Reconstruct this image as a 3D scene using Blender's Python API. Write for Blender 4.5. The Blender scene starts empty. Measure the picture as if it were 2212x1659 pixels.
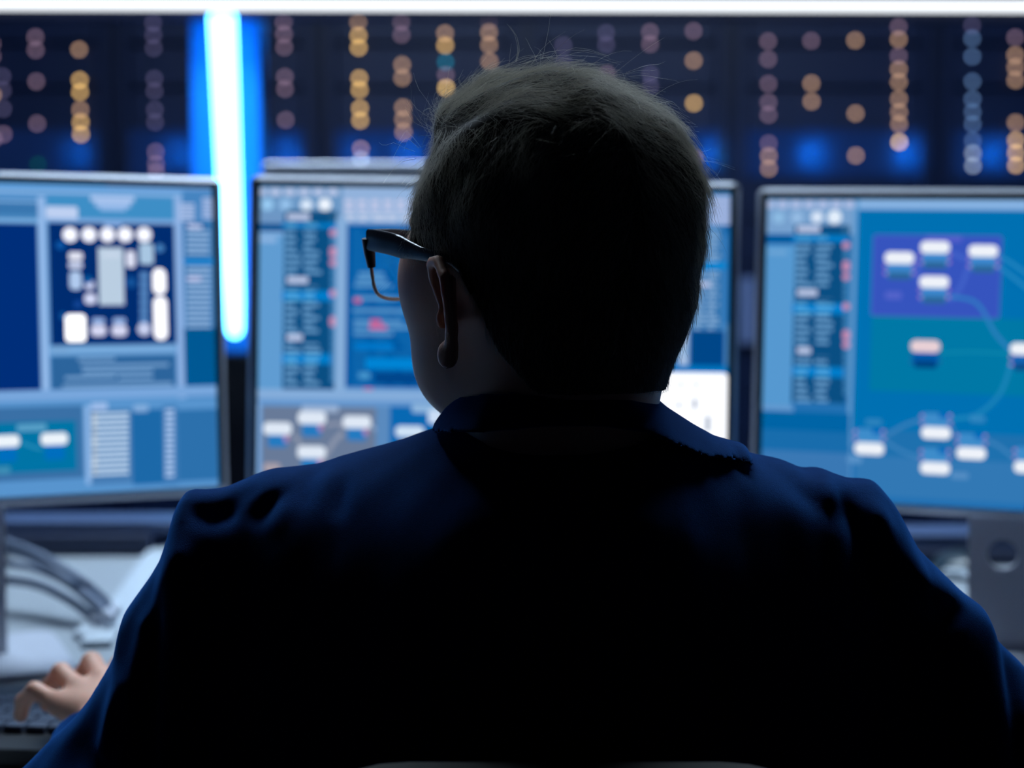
import bpy, bmesh, math, random
import numpy as np
from math import sin, cos, atan, tan, pi, radians, sqrt
from mathutils import Vector, Matrix
random.seed(4); rng = np.random.default_rng(7)
sc = bpy.context.scene
C = sc.collection

# ------------------------------------------------------------------ camera
F = 3400.0; CX, CY = 1106.0, 829.5; PIT = atan(229.5 / F); EZ = 1.15
cam = bpy.data.cameras.new('camera'); camo = bpy.data.objects.new('camera', cam); C.objects.link(camo)
camo.location = (0, 0, EZ); camo.rotation_euler = (pi/2 - PIT, 0, 0)
cam.sensor_width = 36; cam.lens = F * 36 / 2212; cam.clip_start = .02; cam.clip_end = 60
cam.dof.use_dof = True; cam.dof.focus_distance = 1.045
cam.dof.aperture_fstop = (cam.lens / 1000) / .0152
sc.camera = camo
# ------------------------------------------------------------------ world, view
sc.view_settings.view_transform = 'Standard'; sc.view_settings.look = 'None'
sc.view_settings.exposure = 0; sc.view_settings.gamma = 1; sc.view_settings.use_curve_mapping = False
w = bpy.data.worlds.new('world'); sc.world = w; w.use_nodes = True
w.node_tree.nodes['Background'].inputs[0].default_value = (.05, .2, 1, 1)
w.node_tree.nodes['Background'].inputs[1].default_value = .0015
sc.cycles.use_denoising = True
sc.cycles.use_adaptive_sampling = False
sc.cycles.max_bounces = 6
sc.cycles.sample_clamp_indirect = 4

# ------------------------------------------------------------------ helpers
def lin(c):
    return tuple(((v/255)/12.92 if v/255 <= .04045 else ((v/255+.055)/1.055)**2.4) for v in c)
def mat(name, rgb, rough=.5, metal=0, spec=.5, emit=None, es=1, sheen=0, trans=0, noise=None, bump=None, ior=1.45, sss=0):
    m = bpy.data.materials.new(name); m.use_nodes = True
    nt = m.node_tree; b = nt.nodes['Principled BSDF']
    b.inputs['Base Color'].default_value = (*lin(rgb), 1)
    b.inputs['Roughness'].default_value = rough; b.inputs['Metallic'].default_value = metal
    b.inputs['Specular IOR Level'].default_value = spec; b.inputs['IOR'].default_value = ior
    if emit is not None:
        b.inputs['Emission Color'].default_value = (*emit, 1); b.inputs['Emission Strength'].default_value = es
    if sheen:
        b.inputs['Sheen Weight'].default_value = sheen; b.inputs['Sheen Roughness'].default_value = .4
        b.inputs['Sheen Tint'].default_value = (.05, .3, 1, 1)
    if trans: b.inputs['Transmission Weight'].default_value = trans
    if sss:
        b.inputs['Subsurface Weight'].default_value = sss; b.inputs['Subsurface Radius'].default_value = (1, .35, .2); b.inputs['Subsurface Scale'].default_value = .006
    tc = nt.nodes.new('ShaderNodeTexCoord')
    n = nt.nodes.new('ShaderNodeTexNoise'); nt.links.new(tc.outputs['Object'], n.inputs['Vector'])
    n.inputs['Scale'].default_value = noise[0] if noise else 30
    n.inputs['Detail'].default_value = 4
    r = nt.nodes.new('ShaderNodeMapRange'); nt.links.new(n.outputs[0], r.inputs[0])
    a = noise[1] if noise else .06
    r.inputs[3].default_value = 1-a; r.inputs[4].default_value = 1+a
    mx = nt.nodes.new('ShaderNodeVectorMath'); mx.operation = 'SCALE'
    mx.inputs[0].default_value = lin(rgb); nt.links.new(r.outputs[0], mx.inputs['Scale'])
    nt.links.new(mx.outputs[0], b.inputs['Base Color'])
    if bump:
        n2 = nt.nodes.new('ShaderNodeTexNoise'); nt.links.new(tc.outputs['Object'], n2.inputs['Vector']); n2.inputs['Scale'].default_value = bump[0]; n2.inputs['Detail'].default_value = 5
        bp = nt.nodes.new('ShaderNodeBump'); bp.inputs['Strength'].default_value = bump[1]; bp.inputs['Distance'].default_value = bump[2]
        nt.links.new(n2.outputs[0], bp.inputs['Height']); nt.links.new(bp.outputs[0], b.inputs['Normal'])
    return m
def glow(name, rgbl, s):
    m = bpy.data.materials.new(name); m.use_nodes = True; nt = m.node_tree; nt.nodes.clear()
    e = nt.nodes.new('ShaderNodeEmission'); o = nt.nodes.new('ShaderNodeOutputMaterial')
    e.inputs[0].default_value = (*rgbl, 1); e.inputs[1].default_value = s; nt.links.new(e.outputs[0], o.inputs[0])
    return m
M = dict(
    wall=mat('dark_blue_wall_paint', (14, 26, 50), .8), ceil=mat('ceiling_paint', (30, 36, 52), .8),
    floor=mat('dark_floor', (22, 28, 40), .5), rack=mat('black_rack_metal', (7, 23, 55), .45, spec=.3),
    server=mat('dark_server_steel', (7, 26, 62), .5, spec=.3),
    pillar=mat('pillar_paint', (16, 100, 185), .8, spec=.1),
    metal=mat('brushed_aluminium', (186, 192, 205), .42, .35), black=mat('black_bezel_gloss', (8, 10, 16), .25),
    cabletie=mat('grey_cable_rubber', (96, 108, 130), .45), desk=mat('white_desk_laminate', (146, 154, 162), .38, noise=(3, .05)),
    deskleg=mat('grey_steel', (80, 84, 92), .4, .8), keyb=mat('black_keyboard_plastic', (22, 25, 32), .45), key=mat('key_plastic', (62, 72, 92), .5),
    white=mat('white_plastic', (176, 186, 196), .4), box=mat('slate_box', (30, 42, 70), .45), boxtop=mat('slate_box_edge', (60, 78, 112), .4),
    skin=mat('skin', (214, 160, 136), .48, noise=(60, .08), bump=(900, .25, .0006), sss=.3),
    shirt=mat('navy_cotton', (3, 27, 70), .9, spec=.03, sheen=.5, noise=(220, .25), bump=(1400, .5, .0008)),
    trouser=mat('dark_trousers', (20, 24, 34), .9, spec=.1),
    hairbase=mat('dark_hair_base', (58, 54, 52), .75, spec=.1), chair=mat('black_chair_mesh', (14, 15, 18), .8),
    frame=mat('navy_glasses_acetate', (16, 22, 44), .32), rim=mat('polished_rim_metal', (235, 226, 208), .3, .3),
    eye=mat('eye_white', (220, 215, 210), .2), iris=mat('iris', (50, 40, 35), .2),
    mug=mat('dark_glazed', (36, 50, 60), .3),
)
def props(o, label=None, cat=None, group=None, kind=None):
    if label: o['label'] = label
    if cat: o['category'] = cat
    if group: o['group'] = group
    if kind: o['kind'] = kind
    return o
def empty(name, loc, label=None, cat=None, group=None, rz=0):
    o = bpy.data.objects.new(name, None); o.empty_display_size = .05; C.objects.link(o); o.location = loc; o.rotation_euler.z = rz
    return props(o, label, cat, group)
def mesh_obj(name, verts, faces, m, parent=None, smooth=False, world=True):
    me = bpy.data.meshes.new(name); 
    verts = np.asarray(verts, float)
    if parent is not None and world:
        off = Vector((0, 0, 0)); p = parent; 
        while p is not None: off += p.location; p = p.parent
        verts = verts - np.array(off)
    me.from_pydata(verts.tolist(), [], faces); me.update()
    if smooth: me.polygons.foreach_set('use_smooth', [True]*len(me.polygons))
    if m: me.materials.append(m)
    o = bpy.data.objects.new(name, me); C.objects.link(o)
    if parent is not None: o.parent = parent
    return o
class MB:
    """collects shapes into one mesh, in world space, optionally through a matrix"""
    def __init__(s, mx=None): s.v = []; s.f = []; s.mx = mx
    def add(s, vs, fs):
        b = len(s.v)
        for q in vs:
            q = Vector(q)
            s.v.append(tuple(s.mx @ q) if s.mx is not None else tuple(q))
        s.f += [tuple(i+b for i in f) for f in fs]; return s
    def box(s, c, d, bev=0, rz=0):
        bm = bmesh.new(); bmesh.ops.create_cube(bm, size=1)
        for v in bm.verts: v.co = Vector((v.co.x*d[0], v.co.y*d[1], v.co.z*d[2]))
        if bev: bmesh.ops.bevel(bm, geom=bm.edges[:], offset=bev, segments=3, affect='EDGES', profile=.6)
        R = Matrix.Rotation(rz, 3, 'Z'); bm.verts.index_update()
        s.add([R @ v.co + Vector(c) for v in bm.verts], [[v.index for v in f.verts] for f in bm.faces]); bm.free(); return s
    def plate(s, c, d, r, seg=6, axis='Z', bev=.001):
        """rounded-corner plate, thin along the axis"""
        hx, hy, t = d[0]/2, d[1]/2, d[2]/2
        out = []
        for (sx, sy, a0) in ((1, 1, 0), (-1, 1, 90), (-1, -1, 180), (1, -1, 270)):
            for k in range(seg+1):
                a = radians(a0 + 90*k/seg); out.append((sx*(hx-r)+r*cos(a), sy*(hy-r)+r*sin(a)))
        n = len(out); vs = []
        sc_ = lambda q, e: (q[0]*(1-e/hx), q[1]*(1-e/hy))
        for (zz, e) in ((-t, bev), (-t+bev, 0), (t-bev, 0), (t, bev)):
            for q in out:
                x, y = sc_(q, e)
                vs.append((x, y, zz) if axis == 'Z' else (x, zz, y))
        fs = []
        for L in range(3):
            for k in range(n): fs.append((L*n+k, L*n+(k+1) % n, (L+1)*n+(k+1) % n, (L+1)*n+k))
        fs += [tuple(range(n))[::-1], tuple(range(3*n, 4*n))]
        if axis != 'Z': fs = [f[::-1] for f in fs]
        return s.add([(c[0]+v[0], c[1]+v[1], c[2]+v[2]) for v in vs], fs)
    def tube(s, pts, r, n=10, cap=True):
        pts = [Vector(p) for p in pts]; m = len(pts); rs = r if hasattr(r, '__len__') else [r]*m
        vs = []; up = Vector((0, 0, 1))
        for i, p in enumerate(pts):
            t = (pts[min(i+1, m-1)] - pts[max(i-1, 0)]).normalized()
            a = t.cross(up if abs(t.dot(up)) < .95 else Vector((0, 1, 0))).normalized(); b = t.cross(a)
            for k in range(n): vs.append(p + rs[i]*(a*cos(2*pi*k/n) + b*sin(2*pi*k/n)))
        fs = [(i*n+k, i*n+(k+1) % n, (i+1)*n+(k+1) % n, (i+1)*n+k) for i in range(m-1) for k in range(n)]
        if cap: fs += [tuple(range(n))[::-1], tuple(range((m-1)*n, m*n))]
        return s.add(vs, fs)
    def build(s, name, m, parent=None, smooth=False): return mesh_obj(name, s.v, s.f, m, parent, smooth)
def smooth_by_angle(o, a=35):
    me = o.data; me.polygons.foreach_set('use_smooth', [True]*len(me.polygons))
    me.set_sharp_from_angle(angle=radians(a))
def bez(pts, n=24):
    """Catmull-Rom through the points"""
    P = [np.array(p, float) for p in pts]; P = [2*P[0]-P[1]] + P + [2*P[-1]-P[-2]]; out = []
    k = len(P)-3
    for i in range(k):
        a, b, c, d = P[i:i+4]
        for j in range(n//k + 1):
            t = j/(n//k + 1)
            out.append(.5*((2*b)+(c-a)*t+(2*a-5*b+4*c-d)*t*t+(3*b-a-3*c+d)*t**3))
    out.append(P[-2]); return out
# survey: where a sight line through a spot of the photo meets a plane of constant depth y, or height z
def ray(px, py):
    X, Y = (px-CX)/F, -(py-CY)/F
    return np.array([X, cos(PIT)+Y*sin(PIT), -sin(PIT)+Y*cos(PIT)])
def atY(px, py, y): d = ray(px, py); return np.array([0, 0, EZ]) + d*(y/d[1])
def atZ(px, py, z): d = ray(px, py); return np.array([0, 0, EZ]) + d*((z-EZ)/d[2])

# ================================================================== room
def slab(name, c, d, m): return props(MB().box(c, d).build(name, m), kind='structure')
slab('floor', (0, 1.9, -.05), (7.4, 10, .1), M['floor'])
slab('ceiling', (0, 1.9, 2.95), (7.4, 10, .1), M['ceil'])
slab('wall_back', (0, 6.85, 1.45), (7.4, .1, 2.9), M['wall'])
slab('wall_front', (0, -3.05, 1.45), (7.4, .1, 2.9), M['wall'])
slab('wall_left', (-3.65, 1.9, 1.45), (.1, 9.8, 2.9), M['wall'])
slab('wall_right', (3.65, 1.9, 1.45), (.1, 9.8, 2.9), M['wall'])
# ------------------------------------------------------------------ added unseen ceiling light, brightens desk, hair and shoulders
t = empty('added_ceiling_light', (0, 2.65, 2.9), 'added unseen flat white ceiling light panel behind the monitors', 'ceiling light')
MB().box((0, 2.65, 2.875), (2.6, .5, .05), .005).build('housing', M['metal'], t)
MB().box((0, 2.65, 2.8475), (2.5, .42, .004)).build('diffuser', glow('added_ceiling_glow', (.66, .83, 1), 37.0), t)

t = empty('added_ceiling_light', (0, 4.2, 2.9), 'added unseen long dim blue ceiling light in front of the server racks', 'ceiling light')  # added blue lamp out of view, lights the racks evenly
MB().box((0, 4.2, 2.875), (5, .25, .05), .005).build('housing', M['metal'], t)
MB().box((0, 4.2, 2.8475), (4.9, .2, .004)).build('diffuser', glow('added_blue_ceiling_glow', (.02, .28, .9), 1.5), t)

# ------------------------------------------------------------------ illuminated bars
YB = 3.4
def bar_pt(px, py, y=YB): return atY(px, py, y)
t = empty('light_bar', tuple(bar_pt(1106, 15)), 'long white horizontal light bar running across the whole top of the picture', 'light bar')
a, b = bar_pt(-900, 7), bar_pt(3100, 16)
th = .0155
def beam(mb, a, b, h, d):
    a, b = np.array(a), np.array(b)
    vs = [a+(0, -d/2, -h/2), b+(0, -d/2, -h/2), b+(0, d/2, -h/2), a+(0, d/2, -h/2), a+(0, -d/2, h/2), b+(0, -d/2, h/2), b+(0, d/2, h/2), a+(0, d/2, h/2)]
    return mb.add(vs, [(0, 3, 2, 1), (4, 5, 6, 7), (0, 1, 5, 4), (2, 3, 7, 6), (1, 2, 6, 5), (3, 0, 4, 7)])
beam(MB(), a, b, th*.8, .03).build('diffuser', glow('white_bar_glow', (.90, .95, 1.0), 1.9), t)
beam(MB(), a+(0, .035, 0), b+(0, .035, 0), .05, .03).build('rail', M['rack'], t)
for s in (-1, 1):
    x = a[0]*.96 if s < 0 else b[0]*.96
    MB().tube([(x, YB+.035, a[2]), (x, YB+.035, 2.9)], .006).build('hanger', M['metal'], t)
# vertical bar: hangs from the rail in front of a narrow pillar
lb = empty('light_bar', tuple(bar_pt(490, 740)), 'bright blue white vertical light bar tapering down between the left and middle monitors', 'light bar')
vs = []; n = 14
pts = [(480, 34, 27), (487, 200, 25.5), (494, 380, 23.5), (500, 540, 21), (505, 650, 18), (507, 712, 15.5)]
vt = []; rr = []
for (px, py, r) in pts: vt.append(bar_pt(px, py, YB-.01)); rr.append(r/F*YB)
e = vt[-1]; r0 = rr[-1]
for k in (30, 60, 85): vt.append(e-(0, 0, r0*sin(radians(k)))); rr.append(r0*cos(radians(k)))
MB().tube(vt, rr, 14).build('diffuser', glow('blue_bar_glow', (.10, .52, 1), 15.0), lb, True)
pl = empty('pillar', (bar_pt(492, 600)[0], YB+.1, 0), 'narrow pillar lit azure blue behind the vertical light bar', 'pillar')
x0 = bar_pt(412, 200, YB+.07)[0]; x1 = bar_pt(560, 200, YB+.07)[0]
zs_ = bar_pt(507, 765)[2]
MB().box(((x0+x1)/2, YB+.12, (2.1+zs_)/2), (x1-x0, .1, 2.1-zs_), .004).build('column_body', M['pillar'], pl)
MB().box(((x0+x1)/2, YB+.10, (zs_+.02)/2), (x1-x0+.01, .15, zs_-.02), .004).build('added_dark_casing', M['black'], pl)  # added black casing, keeps the pillar dark below the bar's end
MB().box(((x0+x1)/2, YB+.12, 2.5), ((x1-x0)*.7, .06, .8), .004).build('column_top', M['rack'], pl)
MB().box(((x0+x1)/2, YB+.10, .01), (.26, .2, .02), .004).build('foot_plate', M['rack'], pl)

# ================================================================== server racks with indicator lights
YR = 5.0
COL = {'g': (.44, .27, .095), 'G': (.58, .38, .14), 'm': (.25, .15, .095), 'd': (.105, .068, .10), 'e': (.04, .036, .075), 'b': (.045, .085, .17), 'w': (.17, .21, .26), 't': (.0, .09, .15), 'n': (.0, .03, .018)}
LED = {k: glow('indicator_glow_'+k, c, 11.0) for k, c in COL.items()}
cols = [
 (-112, 'd60 d150 m178 g240'), (-18, 'd95 d122 m205 d300'), (3, 'e165 e195 e235 d290'),
 (76, 'd80 d108 d176 d267 n355'), (170, 'm107 g173 g199 m237 g264 g290'), (331, 'e50 e76 e104 e170 e197 e237 e264 d328 d354 d372'),
 (613, 'd47 d74 d102 d166 d192 d259 d368'), (774, 'm47 g77 g103 g169 g194 g234 g260 m322 w345 d368'),
 (867, 'd47 d75 m140 m168 m232 m258 m285'), (961, 'm72 g98 t134 d162 G190 t242 m300'), (1056, 'd43 m70 m97 m133 m210'),
 (1216, 'e98 e136 d200'), (1309, 'e71 e96 d160 d230'), (1404, 'd69 d95 e160 e186'), (1498, 'd67 m131 g223 m341'),
 (1659, 'd89 d128 d181 d221 d248 d310 m337 m364'), (1752, 'd88 m180 m219'), (1847, 'd33 m87 m245 m336'),
 (1941, 'd58 m85 d121 m150 m177 m214 m242 m268 G307'), (2100, 'e55 b83 b122 b176 b214 b242 b268 b304 w331 w358'),
 (2193, 'd81 m119 m145 m173 m265 g303 g330 g357'), (2286, 'd90 d140 m200 g310'), (2380, 'd80 m150 m250')]
low = {76: 'm1137', 170: 'm1133', 3: 'd1128'}
centers = [29, 471, 915, 1357, 1800, 2242]
names = ['dark server rack at far left with one gold column of small lights', 'dark server rack behind the pillar and vertical light bar, faint dim lights',
         'dark server rack with the most gold lights, just left of the man\'s head', 'dark server rack right behind the man\'s head, few dim lights',
         'dark server rack with four columns of mauve lights above the right monitor', 'dark server rack at far right with a bluish column of lights']
RW = 438/F*YR; led_mesh = {}
def led_disc(px, py, k, parent, r=.0074, name='indicator_light'):
    if k not in led_mesh:
        bm = bmesh.new(); bmesh.ops.create_uvsphere(bm, u_segments=12, v_segments=7, radius=1)
        me = bpy.data.meshes.new('indicator_light'); 
        for v in bm.verts: v.co.y *= .35
        bm.to_mesh(me); bm.free(); me.materials.append(LED[k]); led_mesh[k] = me
    o = bpy.data.objects.new(name, led_mesh[k]); C.objects.link(o); o.parent = parent
    p = atY(px, py, YR-.012); o.location = Vector(p) - parent.location; o.scale = (r, r, r)
    return o
blue_led = glow('added_blue_glow', (.0, .28, 1.0), 26)
for i, cx in enumerate(centers):
    x = (cx-CX)/F*YR
    t = empty('server_rack', (x, YR+.4, 0), names[i], 'server rack', 'row of server racks along the back')
    H = 2.15
    b = MB()
    b.box((x, YR+.79, H/2), (RW, .02, H)); b.box((x-RW/2+.01, YR+.42, H/2), (.02, .76, H)); b.box((x+RW/2-.01, YR+.42, H/2), (.02, .76, H))
    b.box((x, YR+.42, H-.01), (RW-.04, .76, .02)); b.box((x, YR+.42, .04), (RW-.04, .76, .08))
    b.build('cabinet', M['rack'], t)
    for s in (-1, 1): MB().box((x+s*(RW/2-.028), YR+.03, H/2+.02), (.03, .02, H-.14)).build('mounting_rail', M['server'], t)
    if i == 4:  # added pale plate: a soft upright light put into its colour
        pa_, pb_ = atY(1612, 600, YR), atY(1612, 742, YR)
        hb_ = MB(); hb_.plate((pa_[0], YR-.03, (pa_[2]+pb_[2])/2), (.036, pa_[2]-pb_[2], .012), .010, 5, 'Y', .003); hb_.box((pa_[0], YR-.01, (pa_[2]+pb_[2])/2), (.02, .04, .08)); hb_.build('painted_light_plate', mat('painted_light_tone', (110, 130, 180), .5), t)
    for k in range(14):                                  # chassis units, 2U boxes with a faceplate
        z = .16+k*.138
        MB().box((x, YR+.2, z), (RW-.10, .36, .126), .003).build('server_chassis', M['server'], t)
    for (px, s) in cols:
        if abs(px-cx) <= 222 or (px == 3 and i == 0):
            for q in s.split(): led_disc(px + (int(q[1:])-60)*.02*(1 if px < 1400 else .3), int(q[1:]), q[0], t)
            for q in low.get(px, '').split(): led_disc(px+22, int(q[1:]), q[0], t)
# added blue lamps, hidden by shades, throw soft round glows on an added panel
racks = [o for o in C.objects if o.name.startswith('server_rack')]
cover = mat('glow_panel_paint', (26, 50, 100), .8, spec=.1)
for i, t in enumerate(racks):
    za, zb = atY(1106, 384, YR)[2], atY(1106, 280, YR)[2]
    MB().box((t.location.x, YR+.012, (za+zb)/2), (RW-.09, .006, zb-za), .001).build('glow_catch_panel', cover, t)
for px, st in ((165, .8), (385, 1.1), (618, 1.2), (775, .9), (880, 1.5), (1545, 1.5), (1757, 1.7), (1962, 1.6), (2150, 1.3)):
    i = min(range(6), key=lambda j: abs(centers[j]-px)); t = racks[i]
    p = atY(px, 333, YR)
    MB().tube([p+(0, .009, -.05), p+(0, -.028, -.03), p+(0, -.0315, -.004)], .0022, 8).build('stalk', M['rack'], t)
    MB().tube([p+(0, -.033, 0), p+(0, -.030, 0)], .012, 16).build('added_lamp_shade', M['rack'], t)
    MB().tube([p+(0, -.0298, 0), p+(0, -.028, 0)], .010, 16).build('added_blue_lamp', glow('added_blue_glow', (.0, .55, 1.0), 85*st), t)

# ================================================================== desk
DZ = .72
desk = empty('desk', (0, 1.8, 0), 'wide pale desk under the monitors and keyboard', 'desk')
MB().box((0, 1.80, DZ-.015), (3.2, 1.30, .03), .004).build('desktop', M['desk'], desk)
for s in (-1, 1):
    for yy in (1.25, 2.35): MB().box((s*1.5, yy, .345), (.06, .06, .69), .004).build('leg', M['deskleg'], desk)
MB().box((0, 2.38, .5), (2.9, .02, .36)).build('modesty_panel', M['deskleg'], desk)

# ================================================================== monitors
W_, H_ = .56, .365
def S(*a): return a
class UI:
    """flat graphics shown on a screen: shapes in the display plane, one mesh with a colour per face"""
    def __init__(s, mx): s.mx = mx; s.inv = mx.inverted(); s.v = []; s.f = []; s.c = []; s.k = 0
    def loc(s, px, py):
        d = Vector(ray(px, py)); o = s.inv @ Vector((0, 0, EZ)); d = s.inv.to_3x3() @ d
        t = -o.y/d.y; q = o + d*t; return q.x, q.z
    def poly(s, q, col, e=1.0):
        s.k += 1; y = -.0006 - s.k*4e-6; b = len(s.v)
        s.v += [tuple(s.mx @ Vector((x, y, z))) for x, z in q]; s.f.append(tuple(range(b, b+len(q)))); s.c.append(tuple(v*e for v in lin(col)))
    def lim(s, x, z): return max(-W_/2+.0125, min(W_/2-.0125, x)), max(-H_/2+.0105, min(H_/2-.0125, z))
    def bounds(s, x0, y0, x1, y1):
        mx, my = (x0+x1)/2, (y0+y1)/2
        a, _ = s.loc(x0, my); b, _ = s.loc(x1, my); _, c = s.loc(mx, y1); _, d = s.loc(mx, y0)
        a, c = s.lim(a, c); b, d = s.lim(b, d); return a, b, c, d
    def rect(s, x0, y0, x1, y1, col, r=0, e=1.0):
        a, b, c, d = s.bounds(x0, y0, x1, y1)
        if b-a < 1e-4 or d-c < 1e-4: return
        r = min(r/F*1.75, (b-a)/2.01, (d-c)/2.01)
        if r <= 0: s.poly([(a, c), (b, c), (b, d), (a, d)], col, e); return
        q = []
        for (x, z, a0) in ((b-r, d-r, 0), (a+r, d-r, 90), (a+r, c+r, 180), (b-r, c+r, 270)):
            for k in range(5): t_ = radians(a0+22.5*k); q.append((x+r*cos(t_), z+r*sin(t_)))
        s.poly(q, col, e)
    def disc(s, x, y, r, col, e=1.0): s.rect(x-r, y-r, x+r, y+r, col, r, e)
    def rows(s, x0, x1, y0, y1, step, col, h=.5, pieces=0, jit=0):
        y = y0
        while y < y1:
            xe = x1 - random.random()*jit*(x1-x0)
            if pieces:
                w = (xe-x0)/pieces
                for k in range(pieces): s.rect(x0+k*w, y, x0+(k+.5+random.random()*.4)*w, y+step*h, col)
            else: s.rect(x0, y, xe, y+step*h, col)
            y += step
    def curve(s, pts, w, col):
        P = [np.array(s.loc(*p)) for p in bez(pts, 16)]; w = w/F*1.75/2
        for a, b in zip(P, P[1:]):
            d = b-a; n = np.array([-d[1], d[0]])/max(1e-9, np.hypot(*d))*w
            q = [a+n, a-n, b-n, b+n]
            if all(s.lim(*z) == (z[0], z[1]) for z in q): s.k -= 1; s.poly([tuple(z) for z in q], col)
        s.k += 1
    def build(s, m, parent):
        o = mesh_obj('screen', s.v, s.f, m, parent)
        at = o.data.color_attributes.new('picture', 'FLOAT_COLOR', 'CORNER')
        d = []
        for f, c in zip(s.f, s.c): d += [*c, 1]*len(f)
        at.data.foreach_set('color', d); return o
def screen_mat():
    m = bpy.data.materials.new('lit_display'); m.use_nodes = True; nt = m.node_tree; nt.nodes.clear()
    a = nt.nodes.new('ShaderNodeAttribute'); a.attribute_name = 'picture'
    e = nt.nodes.new('ShaderNodeEmission'); o = nt.nodes.new('ShaderNodeOutputMaterial')
    nt.links.new(a.outputs['Color'], e.inputs[0]); e.inputs[1].default_value = 1.0; nt.links.new(e.outputs[0], o.inputs[0]); return m
SM = screen_mat()
def mtx(q): return Matrix.Translation(q[:3]) @ Matrix.Rotation(q[3], 4, 'Z') @ Matrix.Rotation(q[4], 4, 'X') @ Matrix.Rotation(q[5], 4, 'Y')
def node(u, x, y, body_up=False, cap=(238, 242, 250), body=(60, 135, 205), pink=(160, 125, 195), w=64):
    if not body_up:
        u.rect(x+4, y+22, x+w-4, y+56, body, 5); u.rect(x+8, y+44, x+w-8, y+60, tuple(int(v*.75) for v in body), 4)
        u.rect(x, y, x+w, y+26, cap, 11); ys = (y+30, y+46)
    else:
        u.rect(x+4, y-32, x+w-4, y-2, body, 5); u.rect(x+w*.6, y-34, x+w-6, y-20, (0, 105, 185), 4)
        u.rect(x, y-2, x+w, y+24, cap, 11); ys = (y-26, y-10)
    for yy in ys:
        u.disc(x+2, yy, 4, pink); u.disc(x+w-2, yy, 4, pink)
def listpanel(u, x0, x1, y0, y1, hl, heads, step=14.0, dots=()):
    u.rect(x0, y0, x1, y1, (10, 78, 130))
    u.rows(x0+4, x1-22, y0+8, y1-8, step, (104, 158, 204), .5, 2, .1)
    for a, b in hl: u.rect(x0-2, a, x1+2, b, (0, 124, 202)); u.rows(x0+5, x1-25, a+2, b, 13, (90, 175, 225), .45, 2)
    for yy, w in heads: u.rect(x0+2, yy-9, x1-12, yy+12, (10, 78, 130)); u.rect(x0+8, yy-8, x0+8+w, yy+6, (184, 198, 230), 4)
    y = y0+20; k = 0
    while y < y1-10: u.disc(x1-4, y, 7, (58, 124, 178)); y += 14
    for yy in dots: u.disc(x1-4, yy, 8, (196, 140, 178))
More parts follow.
